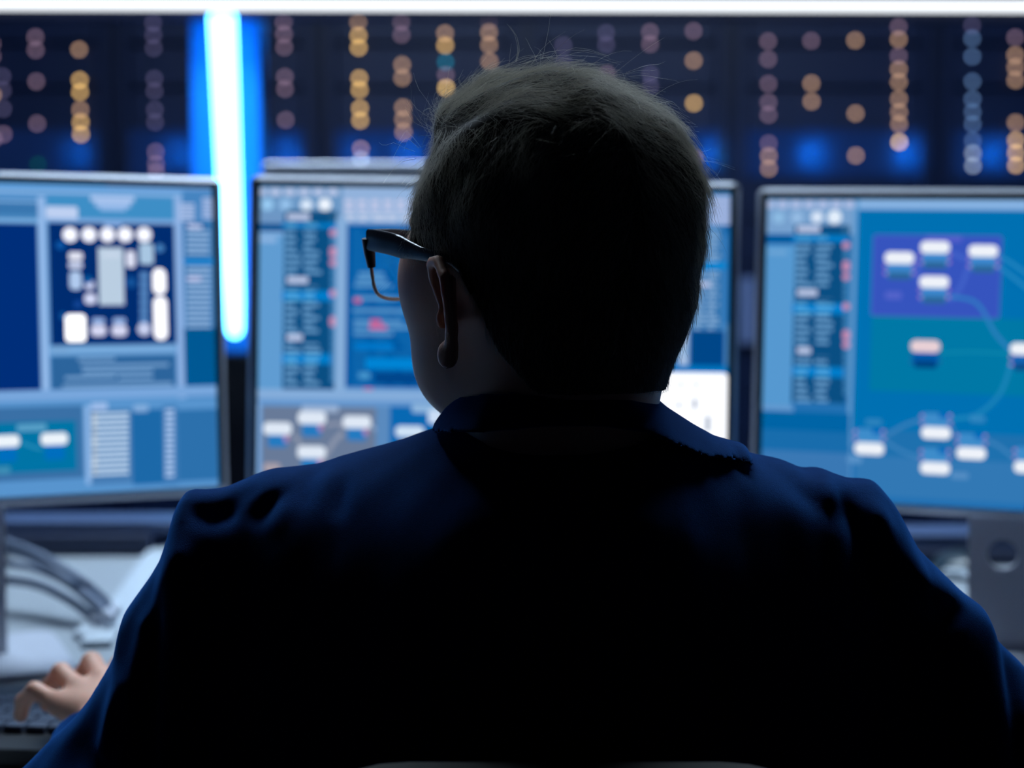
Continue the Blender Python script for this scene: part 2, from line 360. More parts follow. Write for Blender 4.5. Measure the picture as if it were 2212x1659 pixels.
def ui_left(u):
    u.rect(-900, 300, 600, 1200, (88, 148, 206))
    u.rect(-900, 380, 480, 398, (96, 160, 222)); u.rect(-900, 404, 480, 410, (140, 184, 232))
    u.rect(230, 398, 470, 408, (120, 160, 215))
    u.rect(-420, 425, 84, 466, (62, 124, 180)); u.rect(-420, 429, 84, 433, (130, 175, 225)); u.rect(-420, 444, 84, 448, (40, 98, 160))
    u.rect(-420, 480, 84, 852, (0, 46, 122)); u.rect(-420, 470, 86, 476, (130, 180, 225))
    u.rect(86, 425, 102, 858, (146, 184, 232))
    u.rect(102, 425, 380, 472, (62, 142, 198)); u.rect(195, 424, 290, 436, (168, 196, 238)); u.rect(205, 436, 282, 448, (158, 190, 236), 3); u.rect(215, 446, 272, 456, (140, 180, 230), 3)
    u.rect(99, 446, 168, 473, (190, 208, 242), 5); u.rect(99, 474, 384, 482, (130, 172, 224))
    u.rect(107, 483, 378, 744, (0, 44, 112))
    for x in (151, 192, 232, 270, 311): u.disc(x, 507, 16, (236, 238, 250), 1.2)
    u.rect(224, 480, 263, 490, (120, 160, 215), 3)
    u.rect(213, 535, 267, 659, (186, 206, 226)); u.rect(220, 545, 260, 556, (200, 215, 235))
    u.rect(272, 542, 292, 578, (222, 226, 246), 7); u.rect(301, 526, 331, 571, (168, 198, 226), 6)
    u.rect(148, 545, 178, 562, (232, 234, 248), 5); u.rect(148, 566, 178, 580, (205, 215, 242), 5); u.rect(150, 586, 176, 626, (176, 202, 238), 9)
    u.disc(193, 615, 11, (202, 210, 242)); u.rect(182, 634, 208, 657, (210, 216, 246), 9)
    u.rows(302, 320, 588, 690, 19, (88, 138, 196), .8); u.disc(311, 711, 14, (200, 208, 240))
    u.rect(330, 580, 358, 636, (250, 250, 255), 13, 1.3); u.rect(332, 641, 361, 734, (250, 250, 255), 13, 1.3)
    u.rect(141, 679, 185, 738, (255, 255, 255), 8, 1.5); u.rect(130, 675, 140, 690, (20, 90, 160))
    for x in (196, 241): u.rect(x+3, 687, x+30, 700, (150, 180, 230), 4); u.rect(x, 702, x+33, 726, (214, 216, 244), 9)
    u.disc(130, 530, 9, (16, 88, 168)); u.disc(345, 536, 9, (70, 130, 190)); u.disc(190, 605, 9, (10, 90, 160)); u.disc(283, 610, 12, (20, 80, 150)); u.rect(160, 650, 175, 665, (20, 70, 150))
    u.rect(380, 425, 396, 860, (140, 176, 226))
    u.rect(107, 746, 380, 764, (118, 168, 218)); u.rect(110, 768, 380, 845, (44, 100, 156))
    for (a, b, y) in ((112, 148, 752), (168, 248, 772), (175, 364, 786), (178, 330, 799), (140, 250, 812), (255, 330, 812), (135, 372, 828)): u.rect(a, y, b, y+7, (116, 160, 206))
    u.rect(398, 412, 480, 860, (70, 132, 192)); u.rect(398, 480, 456, 705, (44, 108, 168))
    u.rows(386, 420, 440, 480, 8, (180, 198, 236), .6); u.rows(436, 470, 428, 472, 8, (176, 194, 234), .6)
    u.rows(402, 452, 498, 555, 11.5, (150, 186, 226), .5); u.rect(398, 560, 476, 570, (24, 136, 216)); u.rows(402, 455, 576, 705, 11.5, (150, 186, 226), .5)
    u.rect(404, 485, 436, 494, (190, 200, 235), 3); u.rect(404, 598, 434, 607, (195, 200, 236), 3)
    u.rect(398, 708, 472, 845, (0, 88, 148))
    u.rect(-900, 850, 482, 874, (120, 166, 220))
    u.rect(-400, 884, 180, 1046, (58, 112, 166)); u.rect(-200, 914, 165, 1024, (0, 116, 166))
    for (x, y) in ((88, 935), (-16, 940), (-120, 946)):
        u.rect(x+8, y+24, x+52, y+58, (0, 110, 190), 5); u.rect(x, y, x+58, y+26, (236, 244, 252), 9)
    u.rect(36, 916, 100, 931, (90, 160, 200), 4); u.rect(-10, 1008, 22, 1024, (60, 140, 180), 4); u.curve([(45, 955), (70, 965), (90, 970)], 6, (40, 140, 185))
    u.rect(184, 876, 196, 1046, (140, 182, 232)); u.rect(195, 884, 285, 1046, (70, 124, 180)); u.rows(197, 278, 892, 1030, 11.6, (196, 220, 244), .5); u.rect(196, 870, 232, 886, (160, 190, 235), 3)
    u.rows(199, 208, 892, 1024, 9.2, (196, 200, 200), .5)
    u.rect(285, 884, 352, 1046, (28, 104, 168)); u.rect(352, 876, 384, 1046, (60, 120, 180)); u.rows(356, 376, 884, 1026, 11.6, (170, 198, 238), .6)
    u.rect(384, 884, 470, 1038, (44, 112, 172)); u.rect(288, 874, 320, 890, (130, 172, 220), 4)
    u.rect(470, 868, 482, 1050, (116, 158, 212))
def ui_mid(u):
    u.rect(400, 300, 1700, 1200, (100, 150, 206))
    u.rect(500, 392, 1700, 402, (150, 176, 222)); u.rect(548, 403, 740, 470, (108, 152, 198)); u.rect(740, 403, 1500, 486, (146, 178, 220))
    for x in range(552, 735, 31): u.rect(x, 408, x+24, 422, (184, 198, 230), 5)
    u.disc(578, 442, 13, (150, 200, 240)); u.disc(617, 442, 13, (146, 190, 232)); u.disc(662, 443, 13, (214, 230, 250)); u.disc(702, 442, 14, (236, 244, 255))
    for x in range(744, 1500, 28):
        for y in (432, 446): u.rect(x, y, x+20, y+9, (196, 202, 232), 3)
    u.rows(744, 1480, 463, 478, 9, (206, 214, 236), .5, 24)
    u.rect(548, 462, 612, 482, (110, 150, 196)); u.rect(548, 483, 614, 500, (0, 80, 142)); u.rect(548, 502, 612, 846, (96, 156, 210)); u.rect(560, 512, 598, 524, (140, 180, 226), 4); u.rect(548, 500, 612, 508, (130, 174, 222))
    u.rect(618, 455, 728, 480, (30, 86, 130))
    listpanel(u, 612, 724, 478, 842, ((480, 492), (628, 650), (764, 786)), ((470, 50), (606, 46), (730, 34)), 14.1, (503, 541, 549, 568, 634, 691, 698))
    u.rect(725, 470, 748, 846, (134, 174, 218))
    u.rect(748, 489, 1290, 840, (0, 88, 162))
    u.rows(760, 1280, 496, 836, 9, (24, 112, 180), .4, 9, .3)
    for (y, a, b) in ((588, 775, 830), (600, 770, 836), (612, 766, 850), (640, 765, 860), (668, 762, 1000), (690, 764, 870), (702, 764, 900), (716, 764, 850)): u.rect(a, y, b, y+9, (84, 146, 200), 3)
    u.rect(765, 644, 781, 654, (205, 95, 140), 3); u.rect(800, 690, 824, 700, (200, 100, 150), 3); u.rect(798, 702, 836, 712, (205, 110, 160), 3); u.rect(786, 838, 806, 842, (205, 95, 140))
    u.rect(790, 774, 960, 798, (0, 132, 212), 4); u.rect(766, 740, 850, 756, (0, 118, 200), 4); u.rect(775, 804, 800, 818, (70, 150, 205), 4); u.rect(810, 804, 940, 830, (0, 70, 140))
    u.rect(1290, 489, 1470, 846, (70, 130, 190)); u.rect(1300, 600, 1470, 750, (8, 60, 122)); u.rect(1420, 700, 1452, 742, (236, 240, 250), 6)
    u.rect(1468, 600, 1488, 800, (168, 192, 226)); u.rect(1400, 748, 1484, 768, (150, 184, 222))
    u.rect(540, 846, 1500, 868, (132, 172, 218)); u.rect(548, 868, 562, 1100, (130, 172, 222))
    u.rect(566, 878, 812, 1060, (104, 122, 152)); u.rect(652, 876, 732, 890, (156, 178, 210), 4)
    u.curve([(632, 940), (645, 950), (655, 985), (670, 1010)], 10, (136, 146, 168)); u.curve([(704, 918), (735, 915), (742, 925)], 8, (140, 148, 170)); u.curve([(742, 935), (725, 950), (700, 990), (690, 1010)], 12, (138, 148, 170)); u.curve([(800, 920), (830, 940), (850, 960)], 8, (140, 160, 190))
    for (x, y) in ((570, 912), (644, 889), (741, 898), (643, 963)):
        u.rect(x+9, y+24, x+51, y+54, (36, 122, 192), 5); u.rect(x+44, y+28, x+54, y+42, (180, 130, 180), 4); u.rect(x, y, x+61, y+27, (222, 232, 246), 10)
    u.rect(570, 1000, 606, 1020, (170, 160, 170), 6)
    u.rect(812, 878, 842, 1060, (90, 138, 190)); u.rect(842, 880, 1240, 1060, (8, 104, 178)); u.rect(855, 920, 916, 944, (206, 226, 246), 9); u.rect(890, 872, 960, 892, (140, 180, 220), 5); u.rect(925, 885, 960, 915, (200, 220, 245), 6)
    u.rect(1488, 403, 1600, 800, (74, 134, 192)); u.rect(1400, 403, 1600, 412, (150, 176, 222))
    u.rows(1500, 1526, 418, 490, 10, (184, 196, 232), .7); u.rows(1532, 1576, 425, 484, 9, (176, 190, 230), .7); u.rect(1560, 486, 1590, 510, (20, 96, 160))
    u.rect(1496, 496, 1562, 712, (48, 114, 174)); u.rows(1498, 1558, 500, 566, 10, (140, 178, 216), .5, 2); u.rect(1496, 566, 1582, 582, (0, 132, 208)); u.rows(1498, 1556, 586, 708, 10, (140, 178, 216), .5, 2); u.rect(1500, 610, 1534, 620, (190, 200, 232), 3)
    u.rect(1566, 496, 1594, 700, (30, 112, 182)); u.rect(1490, 714, 1564, 790, (0, 70, 136))
    u.rect(1250, 788, 1578, 806, (0, 116, 190)); u.rect(1240, 804, 1576, 1060, (246, 248, 253), 8, 1.25)
    for (x, y, w_, h) in ((1430, 826, 10, 9), (1465, 826, 10, 9), (1498, 826, 10, 9), (1462, 868, 8, 14), (1495, 860, 10, 24), (1522, 898, 12, 34), (1400, 830, 9, 9), (1430, 868, 8, 12)): u.rect(x, y, x+w_, y+h, (168, 178, 196), 2)
    u.rect(1578, 790, 1600, 1060, (0, 96, 158))
def ui_right(u):
    u.rect(1500, 300, 3000, 1300, (34, 112, 178))
    u.rect(1600, 400, 3000, 430, (88, 148, 206)); u.rect(1600, 418, 3000, 428, (50, 120, 184))
    u.rect(1845, 430, 3000, 456, (132, 176, 224))
    u.rect(1640, 430, 1846, 506, (118, 160, 206)); u.rect(1835, 430, 1846, 1100, (96, 154, 206))
    for x in range(1650, 1845, 29): u.rect(x, 434, x+23, 450, (172, 188, 226), 6)
    u.disc(1682, 470, 13, (140, 186, 226)); u.disc(1722, 470, 13, (148, 186, 226)); u.disc(1765, 469, 13, (214, 228, 248)); u.disc(1803, 469, 15, (226, 238, 252))
    u.rect(1652, 506, 1716, 526, (0, 90, 158)); u.rect(1645, 528, 1714, 876, (86, 152, 208)); u.rect(1660, 540, 1700, 550, (110, 165, 214)); u.rect(1645, 876, 1714, 890, (100, 152, 206))
    u.rect(1720, 486, 1836, 510, (40, 96, 142))
    listpanel(u, 1714, 1832, 506, 870, ((508, 522), (655, 678), (792, 814)), ((496, 50), (633, 44), (758, 30)), 13.9, (530, 571, 579, 598, 662, 720, 728, 745))
    u.rect(1645, 890, 1835, 960, (0, 100, 166)); u.rect(1645, 960, 1835, 1100, (58, 120, 180)); u.rect(1645, 930, 1835, 975, (24, 108, 172))
    u.rect(1846, 458, 3000, 960, (0, 112, 178)); u.rect(1880, 694, 2900, 862, (0, 120, 166)); u.rect(1846, 950, 3000, 1100, (30, 112, 174)); u.rect(1846, 1010, 3000, 1100, (50, 120, 180))
    u.rect(1884, 508, 2162, 685, (70, 92, 196), 6); u.rect(1887, 511, 2159, 682, (54, 84, 190), 5)
    u.rect(2000, 510, 2078, 522, (86, 96, 202), 4); u.rect(1912, 630, 1948, 646, (84, 100, 202), 5)
    for c in ([(1974, 560), (1984, 590), (1990, 625)], [(2053, 545), (2075, 555), (2094, 560)], [(2052, 650), (2075, 620), (2094, 570)]): u.curve(c, 10, (66, 98, 200))
    u.curve([(2052, 640), (2110, 655), (2150, 720), (2186, 760)], 7, (48, 128, 196)); u.curve([(2156, 552), (2180, 565), (2230, 600)], 7, (36, 134, 194)); u.curve([(2156, 575), (2190, 600), (2240, 640)], 7, (36, 134, 194))
    u.curve([(2032, 762), (2100, 760), (2185, 764)], 4, (20, 138, 174)); u.curve([(2186, 780), (2160, 850), (2110, 895), (2055, 905)], 8, (30, 134, 188))
    u.curve([(1908, 945), (1950, 920), (1992, 905)], 7, (62, 130, 188)); u.curve([(1908, 950), (1950, 975), (1992, 990)], 7, (62, 130, 188)); u.curve([(2052, 910), (2062, 935), (2070, 955)], 6, (56, 124, 186)); u.curve([(2130, 950), (2160, 965), (2190, 990)], 7, (62, 130, 188))
    for (x, y) in ((1911, 544), (1988, 521), (2092, 529), (1986, 596)): node(u, x, y)
    node(u, 1967, 735, cap=(232, 208, 214), body=(0, 88, 170), pink=(30, 100, 160)); node(u, 2182, 741, body=(20, 100, 180)); node(u, 2300, 700); node(u, 2400, 560)
    for (x, y) in ((1990, 924), (1846, 958), (2066, 968), (1988, 1000), (2190, 998)): node(u, x, y, True, body=(62, 140, 202))
    u.rect(1870, 905, 1905, 918, (48, 132, 190), 4); u.rect(2095, 898, 2128, 912, (50, 134, 192), 4); u.rect(2054, 1020, 2092, 1034, (86, 142, 196), 5); u.rect(1830, 984, 1862, 1000, (90, 146, 200), 5)
def monitor(q, ui, label):
    mx = mtx(q); bx = mx @ Vector((0, .055, 0))
    yaw = q[3]; r2 = Matrix.Translation((bx.x, bx.y, 0)) @ Matrix.Rotation(yaw, 4, 'Z')
    t = empty('monitor', (bx.x, bx.y, DZ), label, 'monitor', 'monitors on the desk')
    b = MB(mx); b.plate((0, .0165, 0), (W_, H_, .031), .009, 6, 'Y', .005); b.box((0, .042, 0), (W_*.6, .02, H_*.6), .006)
    smooth_by_angle(b.build('housing', M['metal'], t))
    b = MB(mx); z = -.0002
    g = .0055; i = .0125; ib = .0105
    a, bb = W_/2-g, H_/2-g
    vs = [(-a, z, -bb+.006), (a, z, -bb+.006), (a, z, bb), (-a, z, bb), (-W_/2+i, z, -H_/2+ib), (W_/2-i, z, -H_/2+ib), (W_/2-i, z, H_/2-i), (-W_/2+i, z, H_/2-i)]
    b.add(vs, [(0, 1, 5, 4), (1, 2, 6, 5), (2, 3, 7, 6), (3, 0, 4, 7)]); b.build('bezel', M['black'], t)
    u = UI(mx); ui(u); u.build(SM, t)
    b = MB(r2)                                                       # neck with a round cable hole
    hz, hr = DZ+.115, .017; w = .0375; z0, z1 = DZ+.004, q[2]
    ring = [(hr*cos(k*pi/8), hr*sin(k*pi/8)) for k in range(16)]; out = []
    for (cx_, sx_) in ring:
        m_ = max(abs(cx_)/w, abs(sx_)/w); out.append((cx_/m_, sx_/m_))
    for yy in (-.006, .006):
        base = [(x, yy, hz+z) for x, z in ring] + [(x, yy, hz+z) for x, z in out]
        b.add(base, [(k, (k+1) % 16, 16+(k+1) % 16, 16+k) if yy < 0 else (k, 16+k, 16+(k+1) % 16, (k+1) % 16) for k in range(16)])
    b.add([(x, yy, hz+z) for yy in (-.006, .006) for x, z in ring], [(k, 16+k, 16+(k+1) % 16, (k+1) % 16) for k in range(16)])
    for (za, zb) in ((z0, hz-w), (hz+w, z1)): b.box((0, 0, (za+zb)/2), (2*w, .012, zb-za))
    for s in (-1, 1): b.box((s*w, 0, hz), (.001, .012, 2*w))
    b.box((0, -.001, z1-.03), (.075, .05, .07))
    b.build('neck', M['metal'], t)
    b = MB(r2 @ Matrix.Translation((0, -.01, DZ+.004))); b.plate((0, 0, 0), (.20, .21, .007), .022, 6, 'Z', .0015); b.build('base', M['metal'], t)
    return t
QL = (-.584, 1.6947, 1.0834, .4268, -.0533, .0026); QM = (-.0214, 1.7939, 1.0808, .0033, -.0479, .0143); QR = (.5457, 1.7287, 1.0647, -.2792, .035, .0182)
monitor(QL, ui_left, 'left monitor angled inward, circuit board picture with white blocks on screen')
monitor(QM, ui_mid, 'middle monitor mostly hidden behind the man\'s head and shoulders')
monitor(QR, ui_right, 'right monitor with purple rectangle and node diagram on blue screen')

# ------------------------------------------------------------------ monitor of the row behind
def ui_back(u): u.rect(-3000, -3000, 5000, 5000, (60, 100, 150)); 
t = empty('monitor', (-.28, 2.62, .0), 'monitor of the row behind, its pale top edge peeking over the middle monitor', 'monitor')
mxb = Matrix.Translation((0, 2.62, 0)); pa = atY(566, 350, 2.62); pb = atY(1150, 352, 2.62)
cxb = (pa[0]+pb[0])/2; wb = pb[0]-pa[0]
MB().plate((cxb, 2.64, pa[2]-.18), (wb, .36, .03), .008, 6, 'Y', .002).build('housing', M['metal'], t)
MB().box((cxb, 2.6235, pa[2]-.185), (wb-.03, .002, .33)).build('screen', M['black'], t)
MB().box((cxb, 2.68, (.60+pa[2]-.15)/2), (.07, .02, pa[2]-.76)).build('neck', M['metal'], t)
rd = empty('desk', (0, 2.9, 0), 'low dark equipment table behind the pale desk', 'desk')
t.location.z = .60
for c in t.children: c.location.z -= .60
MB().box((0, 2.85, .585), (3.0, .6, .03), .004).build('desktop', M['box'], rd)
for s in (-1, 1):
    for yy in (2.6, 3.1): MB().box((s*1.4, yy, .285), (.05, .05, .57), .003).build('leg', M['deskleg'], rd)
MB().box((cxb, 2.66, .604), (.2, .16, .008), .002).build('base', M['metal'], t)

# ================================================================== things on the desk
# slim dark box at the back of the desk
pA = atZ(-500, 1188, DZ); pB = atZ(318, 1188, DZ); yb = pB[1]
t = empty('equipment_box', ((pA[0]+pB[0])/2, yb-.02, DZ), 'slim dark blue box along the back of the desk, left of the man', 'box')
yb -= .06
zt = atY(200, 1132, yb)[2]; zm = atY(200, 1156, yb)[2]
xr = atY(325, 1160, yb)[0]; xl = xr-.62
MB().box(((xl+xr)/2, yb+.06, (DZ+zm)/2+.001), (xr-xl, .12, zm-DZ-.002), .003).build('body', M['box'], t)
MB().box(((xl+xr)/2+.008, yb+.07, (zm+zt)/2), (xr-xl+.05, .10, zt-zm), .003).build('lid', M['boxtop'], t)
pC = atZ(2105, 1178, DZ)
t = empty('equipment_box', (.5, 2.2, DZ), 'slim dark box along the back of the desk, right of the man', 'box')
MB().box((.76, 2.39, DZ+.012), (.8, .12, .022), .003).build('body', M['box'], t)
MB().box((.76, 2.395, DZ+.034), (.82, .10, .022), .003).build('lid', M['boxtop'], t)
# cables that arc over the desk from the left
def dz(px, py, z): return tuple(atZ(px, py, DZ+z))
cl = ['topmost of the thick grey cables arching over the desk at left', 'thick grey cable, second from the top in the arching bundle at left', 'thick grey cable, third from the top in the arching bundle at left', 'lowest of the thick grey cables arching over the desk at left']
cpx = [[(-120, 1135, .10), (5, 1168, .09), (90, 1200, .08), (165, 1245, .06), (215, 1285, .035), (250, 1322, .012)],
       [(-120, 1150, .085), (5, 1185, .078), (80, 1210, .07), (150, 1258, .05), (205, 1300, .034), (240, 1335, .021)],
       [(-120, 1190, .07), (5, 1215, .06), (75, 1228, .055), (140, 1256, .045), (195, 1300, .025), (226, 1338, .012)],
       [(-120, 1240, .05), (5, 1252, .04), (75, 1262, .038), (135, 1288, .03), (180, 1318, .02), (215, 1345, .012)]]
for k in range(4):
    P = [dz(*q) for q in cpx[k]]
    t = empty('cable', P[-1][:2]+(DZ,), cl[k], 'cable', 'grey cables arching at the left')
    MB().tube(bez(P, 30), .0052+.0006*(k % 2), 10).build('cord', M['cabletie'], t, True)
    d = np.array(P[-1])-np.array(P[-2]); d /= np.linalg.norm(d)
    MB().tube([np.array(P[-1])-d*.012, np.array(P[-1])+d*.004], .008, 12).build('connector', M['metal'], t, True)
# two white slanting bars beneath the cable ends
for k, (a, b, w_, lab) in enumerate((((207, 1402), (350, 1190), .036, 'long white bar slanting over the desk beside the man\'s sleeve'), ((178, 1385), (222, 1338), .022, 'short white bar on the desk just left of the long slanting bar'))):
    A, B = Vector(dz(*a, .0)), Vector(dz(*b, .0)); m_ = (A+B)/2; L = (B-A).length; ang = math.atan2(B.y-A.y, B.x-A.x)
    o = MB().box((0, 0, .005), (L, w_, .0095), .003, 0); 
    mm = Matrix.Translation((m_.x, m_.y, DZ+.0003)) @ Matrix.Rotation(ang, 4, 'Z')
    o.v = [tuple(mm @ Vector(v)) for v in o.v]
    t = empty('white_bar', (m_.x, m_.y, DZ), lab, 'bar')
    o.build('strip', M['white'], t)
# small things right of the man
p = atZ(2075, 1240, DZ)
t = empty('computer_mouse', (p[0], p[1], DZ), 'small dark rounded mouse on the desk below the right monitor', 'mouse')
def blob(name, c, s, m, parent, n=20):
    bm = bmesh.new(); bmesh.ops.create_uvsphere(bm, u_segments=n, v_segments=n//2, radius=1)
    vs = [(c[0]+v.co.x*s[0], c[1]+v.co.y*s[1], c[2]+max(v.co.z, -.3)*s[2]) for v in bm.verts]; fs = [[v.index for v in f.verts] for f in bm.faces]; bm.free()
    return mesh_obj(name, vs, fs, m, parent, True)
blob('shell', (p[0], p[1], DZ+.009), (.04, .055, .026), M['mug'], t)
MB().box((p[0], p[1]-.03, DZ+.031), (.005, .014, .008), .002).build('wheel', M['keyb'], t)
t = empty('cable', tuple(atZ(2085, 1280, DZ)), 'white cable looping on the desk below the right monitor', 'cable')
MB().tube(bez([dz(2040, 1236, .01), dz(2085, 1240, .012), dz(2108, 1262, .012), dz(2100, 1290, .01), dz(2070, 1310, .006), dz(2020, 1330, .006)], 30), .005, 10).build('cord', M['white'], t, True)
# keyboard
KZ = DZ; kr = -.10
kc = Vector((-.605, 1.455, KZ))
kb = empty('keyboard', tuple(kc), 'black keyboard under the man\'s left hand', 'keyboard')
mk = Matrix.Translation(kc) @ Matrix.Rotation(kr, 4, 'Z')
b = MB(mk); b.plate((0, 0, .009), (.44, .165, .016), .010, 5, 'Z', .002); b.build('case', M['keyb'], kb)
rowsk = [(.062, [1]*22), (.040, [1.0]*14+[1.6]+[1]*6), (.0205, [1.5]+[1]*12+[1.5]+[1]*6), (.001, [1.75]+[1]*11+[2.2]+[1]*5), (-.0185, [2.2]+[1]*10+[2.6]+[1]*5), (-.038, [1.3, 1.3, 1.3, 6, 1.3, 1.3, 1.3]+[1]*6)]
nk = 0
for yy, ks in rowsk:
    x = -.208; sc_ = .416/sum(ks)
    for k in ks:
        w_ = k*sc_
        if nk < 100: nk += 1; b = MB(mk); b.box((x+w_/2, yy-.008, .0205), (w_-.0028, .0166, .008), .0014); b.build('key', M['key'], kb)
        x += w_
# paper at the bottom left corner of the desk
p = atZ(4, 1640, DZ)
t = empty('sheet_of_paper', (p[0], p[1], DZ), 'white paper corner on the desk in front of the keyboard', 'paper')
b = MB(Matrix.Translation((p[0]-.09, p[1]-.02, DZ+.0012)) @ Matrix.Rotation(.5, 4, 'Z')); b.box((0, 0, 0), (.21, .1, .0015)); b.build('sheet', M['white'], t)

# ================================================================== implicit surfaces (bodies, clothing)
def smin(a, b, k): h = np.clip(.5+.5*(b-a)/k, 0, 1); return b+(a-b)*h - k*h*(1-h)
def ell(P, c, s):
    q = (P-np.array(c, 'f'))/np.array(s, 'f'); k0 = np.sqrt((q*q).sum(-1)); k1 = np.sqrt(((q/np.array(s, 'f'))**2).sum(-1))+1e-9
    return k0*(k0-1)/k1
def cap(P, a, b, r0, r1=None):
    a = np.array(a, 'f'); b = np.array(b, 'f'); r1 = r0 if r1 is None else r1
    d = b-a; h = np.clip(((P-a)@d)/(d@d), 0, 1); return np.sqrt(((P-a-h[..., None]*d)**2).sum(-1)) - (r0+(r1-r0)*h)
def nets(f, xs, ys, zs, B=6):
    xs, ys, zs = [np.asarray(a, 'f') for a in (xs, ys, zs)]; nx, ny, nz = len(xs), len(ys), len(zs)
    G = np.full((nx, ny, nz), 1.0, 'f')
    ci = [np.unique(np.r_[np.arange(0, n, B), n-1]) for n in (nx, ny, nz)]
    for i0 in range(0, nx-1, B):
        i1 = min(i0+B, nx-1)
        js = np.arange(0, ny-1, B); ks = np.arange(0, nz-1, B)
        j1 = np.minimum(js+B, ny-1); k1 = np.minimum(ks+B, nz-1)
        cx_ = (xs[i0]+xs[i1])/2; cy_ = (ys[js]+ys[j1])/2; cz_ = (zs[ks]+zs[k1])/2
        P = np.stack(np.broadcast_arrays(cx_, cy_[:, None], cz_[None, :]), -1).astype('f')
        v = f(P.reshape(-1, 3)).reshape(P.shape[:2])
        rad = np.sqrt((xs[i1]-xs[i0])**2 + ((ys[j1]-ys[js])**2)[:, None] + ((zs[k1]-zs[ks])**2)[None, :])/2
        act = np.abs(v) < rad*1.5+.004
        for a in range(len(js)):
            for c in range(len(ks)):
                if not act[a, c] and v[a, c] < 0: G[i0:i1+1, js[a]:j1[a]+1, ks[c]:k1[c]+1] = -1
        A = np.argwhere(act)
        if len(A) == 0: continue
        pts = []; idx = []
        for a, c in A:
            I, J, K = np.meshgrid(np.arange(i0, i1+1), np.arange(js[a], j1[a]+1), np.arange(ks[c], k1[c]+1), indexing='ij')
            idx.append(np.stack([I.ravel(), J.ravel(), K.ravel()], 1))
        idx = np.concatenate(idx); idx = np.unique(idx[:, 0]*ny*nz+idx[:, 1]*nz+idx[:, 2])
        I, r = np.divmod(idx, ny*nz); J, K = np.divmod(r, nz)
        G[I, J, K] = f(np.stack([xs[I], ys[J], zs[K]], 1))
    s = G < 0
    cs = np.zeros((nx-1, ny-1, nz-1), np.int8)
    for a in (0, 1):
        for b in (0, 1):
            for c in (0, 1): cs += s[a:nx-1+a, b:ny-1+b, c:nz-1+c]
    cells = np.argwhere((cs > 0) & (cs < 8)); vid = np.full(cs.shape, -1, np.int64); vid[tuple(cells.T)] = np.arange(len(cells))
    acc = np.zeros((len(cells), 3)); cnt = np.zeros(len(cells)); ax = (xs, ys, zs)
    for d in range(3):
        o1, o2 = [q for q in range(3) if q != d]
        for a in (0, 1):
            for b in (0, 1):
                p0 = cells.copy(); p0[:, o1] += a; p0[:, o2] += b; p1 = p0.copy(); p1[:, d] += 1
                g0 = G[tuple(p0.T)]; g1 = G[tuple(p1.T)]; m = (g0 < 0) != (g1 < 0)
                t = np.where(m, g0/np.where(m, g0-g1, 1), 0)
                X0 = np.stack([ax[q][p0[:, q]] for q in range(3)], 1); X1 = np.stack([ax[q][p1[:, q]] for q in range(3)], 1)
                X = X0+(X1-X0)*t[:, None]; acc[m] += X[m]; cnt[m] += 1
    V = acc/cnt[:, None]; FA = []
    for d in range(3):
        o1, o2 = [(1, 2), (2, 0), (0, 1)][d]
        sl0 = [slice(None)]*3; sl1 = [slice(None)]*3; sl0[d] = slice(0, -1); sl1[d] = slice(1, None)
        e = np.argwhere(s[tuple(sl0)] != s[tuple(sl1)])
        e = e[(e[:, o1] > 0) & (e[:, o2] > 0) & (e[:, o1] < G.shape[o1]-1) & (e[:, o2] < G.shape[o2]-1)]
        q = []
        for (a, b) in ((1, 1), (0, 1), (0, 0), (1, 0)):
            c = e.copy(); c[:, o1] -= a; c[:, o2] -= b; q.append(vid[tuple(c.T)])
        q = np.stack(q, 1); flip = ~s[tuple(e.T)]; q[flip] = q[flip][:, ::-1]
        FA.append(q[(q >= 0).all(1)])
    return V, np.concatenate(FA)
def grid(*seg):
    """grid lines: (start, end, step) pieces"""
    out = []
    for a, b, h in seg: n = max(1, int(round((b-a)/h))); out += list(np.linspace(a, b, n, endpoint=False))
    return np.array(out+[seg[-1][1]])
def relax(V, Fq, it=2, lam=.5):
    E = np.concatenate([Fq[:, [0, 1]], Fq[:, [1, 2]], Fq[:, [2, 3]], Fq[:, [3, 0]]]); E = np.concatenate([E, E[:, ::-1]])
    n = np.bincount(E[:, 0], minlength=len(V)).clip(1)
    for _ in range(it):
        A = np.stack([np.bincount(E[:, 0], V[E[:, 1], k], len(V)) for k in range(3)], 1)/n[:, None]
        V = V+(A-V)*lam
    return V
def fastmesh(name, V, Fq, m, parent=None):
    me = bpy.data.meshes.new(name)
    if parent is not None:
        off = Vector((0, 0, 0)); p = parent
        while p is not None: off += p.location; p = p.parent
        V = V-np.array(off)
    me.vertices.add(len(V)); me.vertices.foreach_set('co', V.astype('f').ravel())
    me.loops.add(Fq.size); me.loops.foreach_set('vertex_index', Fq.astype(np.int32).ravel())
    me.polygons.add(len(Fq)); me.polygons.foreach_set('loop_start', np.arange(0, Fq.size, 4, dtype=np.int32)); me.polygons.foreach_set('loop_total', np.full(len(Fq), 4, np.int32))
    me.update(calc_edges=True); me.validate(); me.polygons.foreach_set('use_smooth', [True]*len(me.polygons)); me.materials.append(m)
    o = bpy.data.objects.new(name, me); C.objects.link(o)
    if parent is not None: o.parent = parent
    return o

# ------------------------------------------------------------------ head frame
TH = radians(37); HC = np.array([.0267, 1.08, 1.19], 'f')
fu = np.array([cos(TH), sin(TH), 0]); fv = np.array([-sin(TH), cos(TH), 0]); fw = np.array([0, 0, 1.])
Rl = np.stack([fu, fv, fw], 1).astype('f')           # world = HC + Rl @ local
def toL(P): return (P-HC)@Rl
def toW(p): return HC + Rl@np.array(p, 'f')
def wx(px, D=1.09): return (px-CX)/F*D
def wz(px, py, D=1.09): return atY(px, py, D)[2]

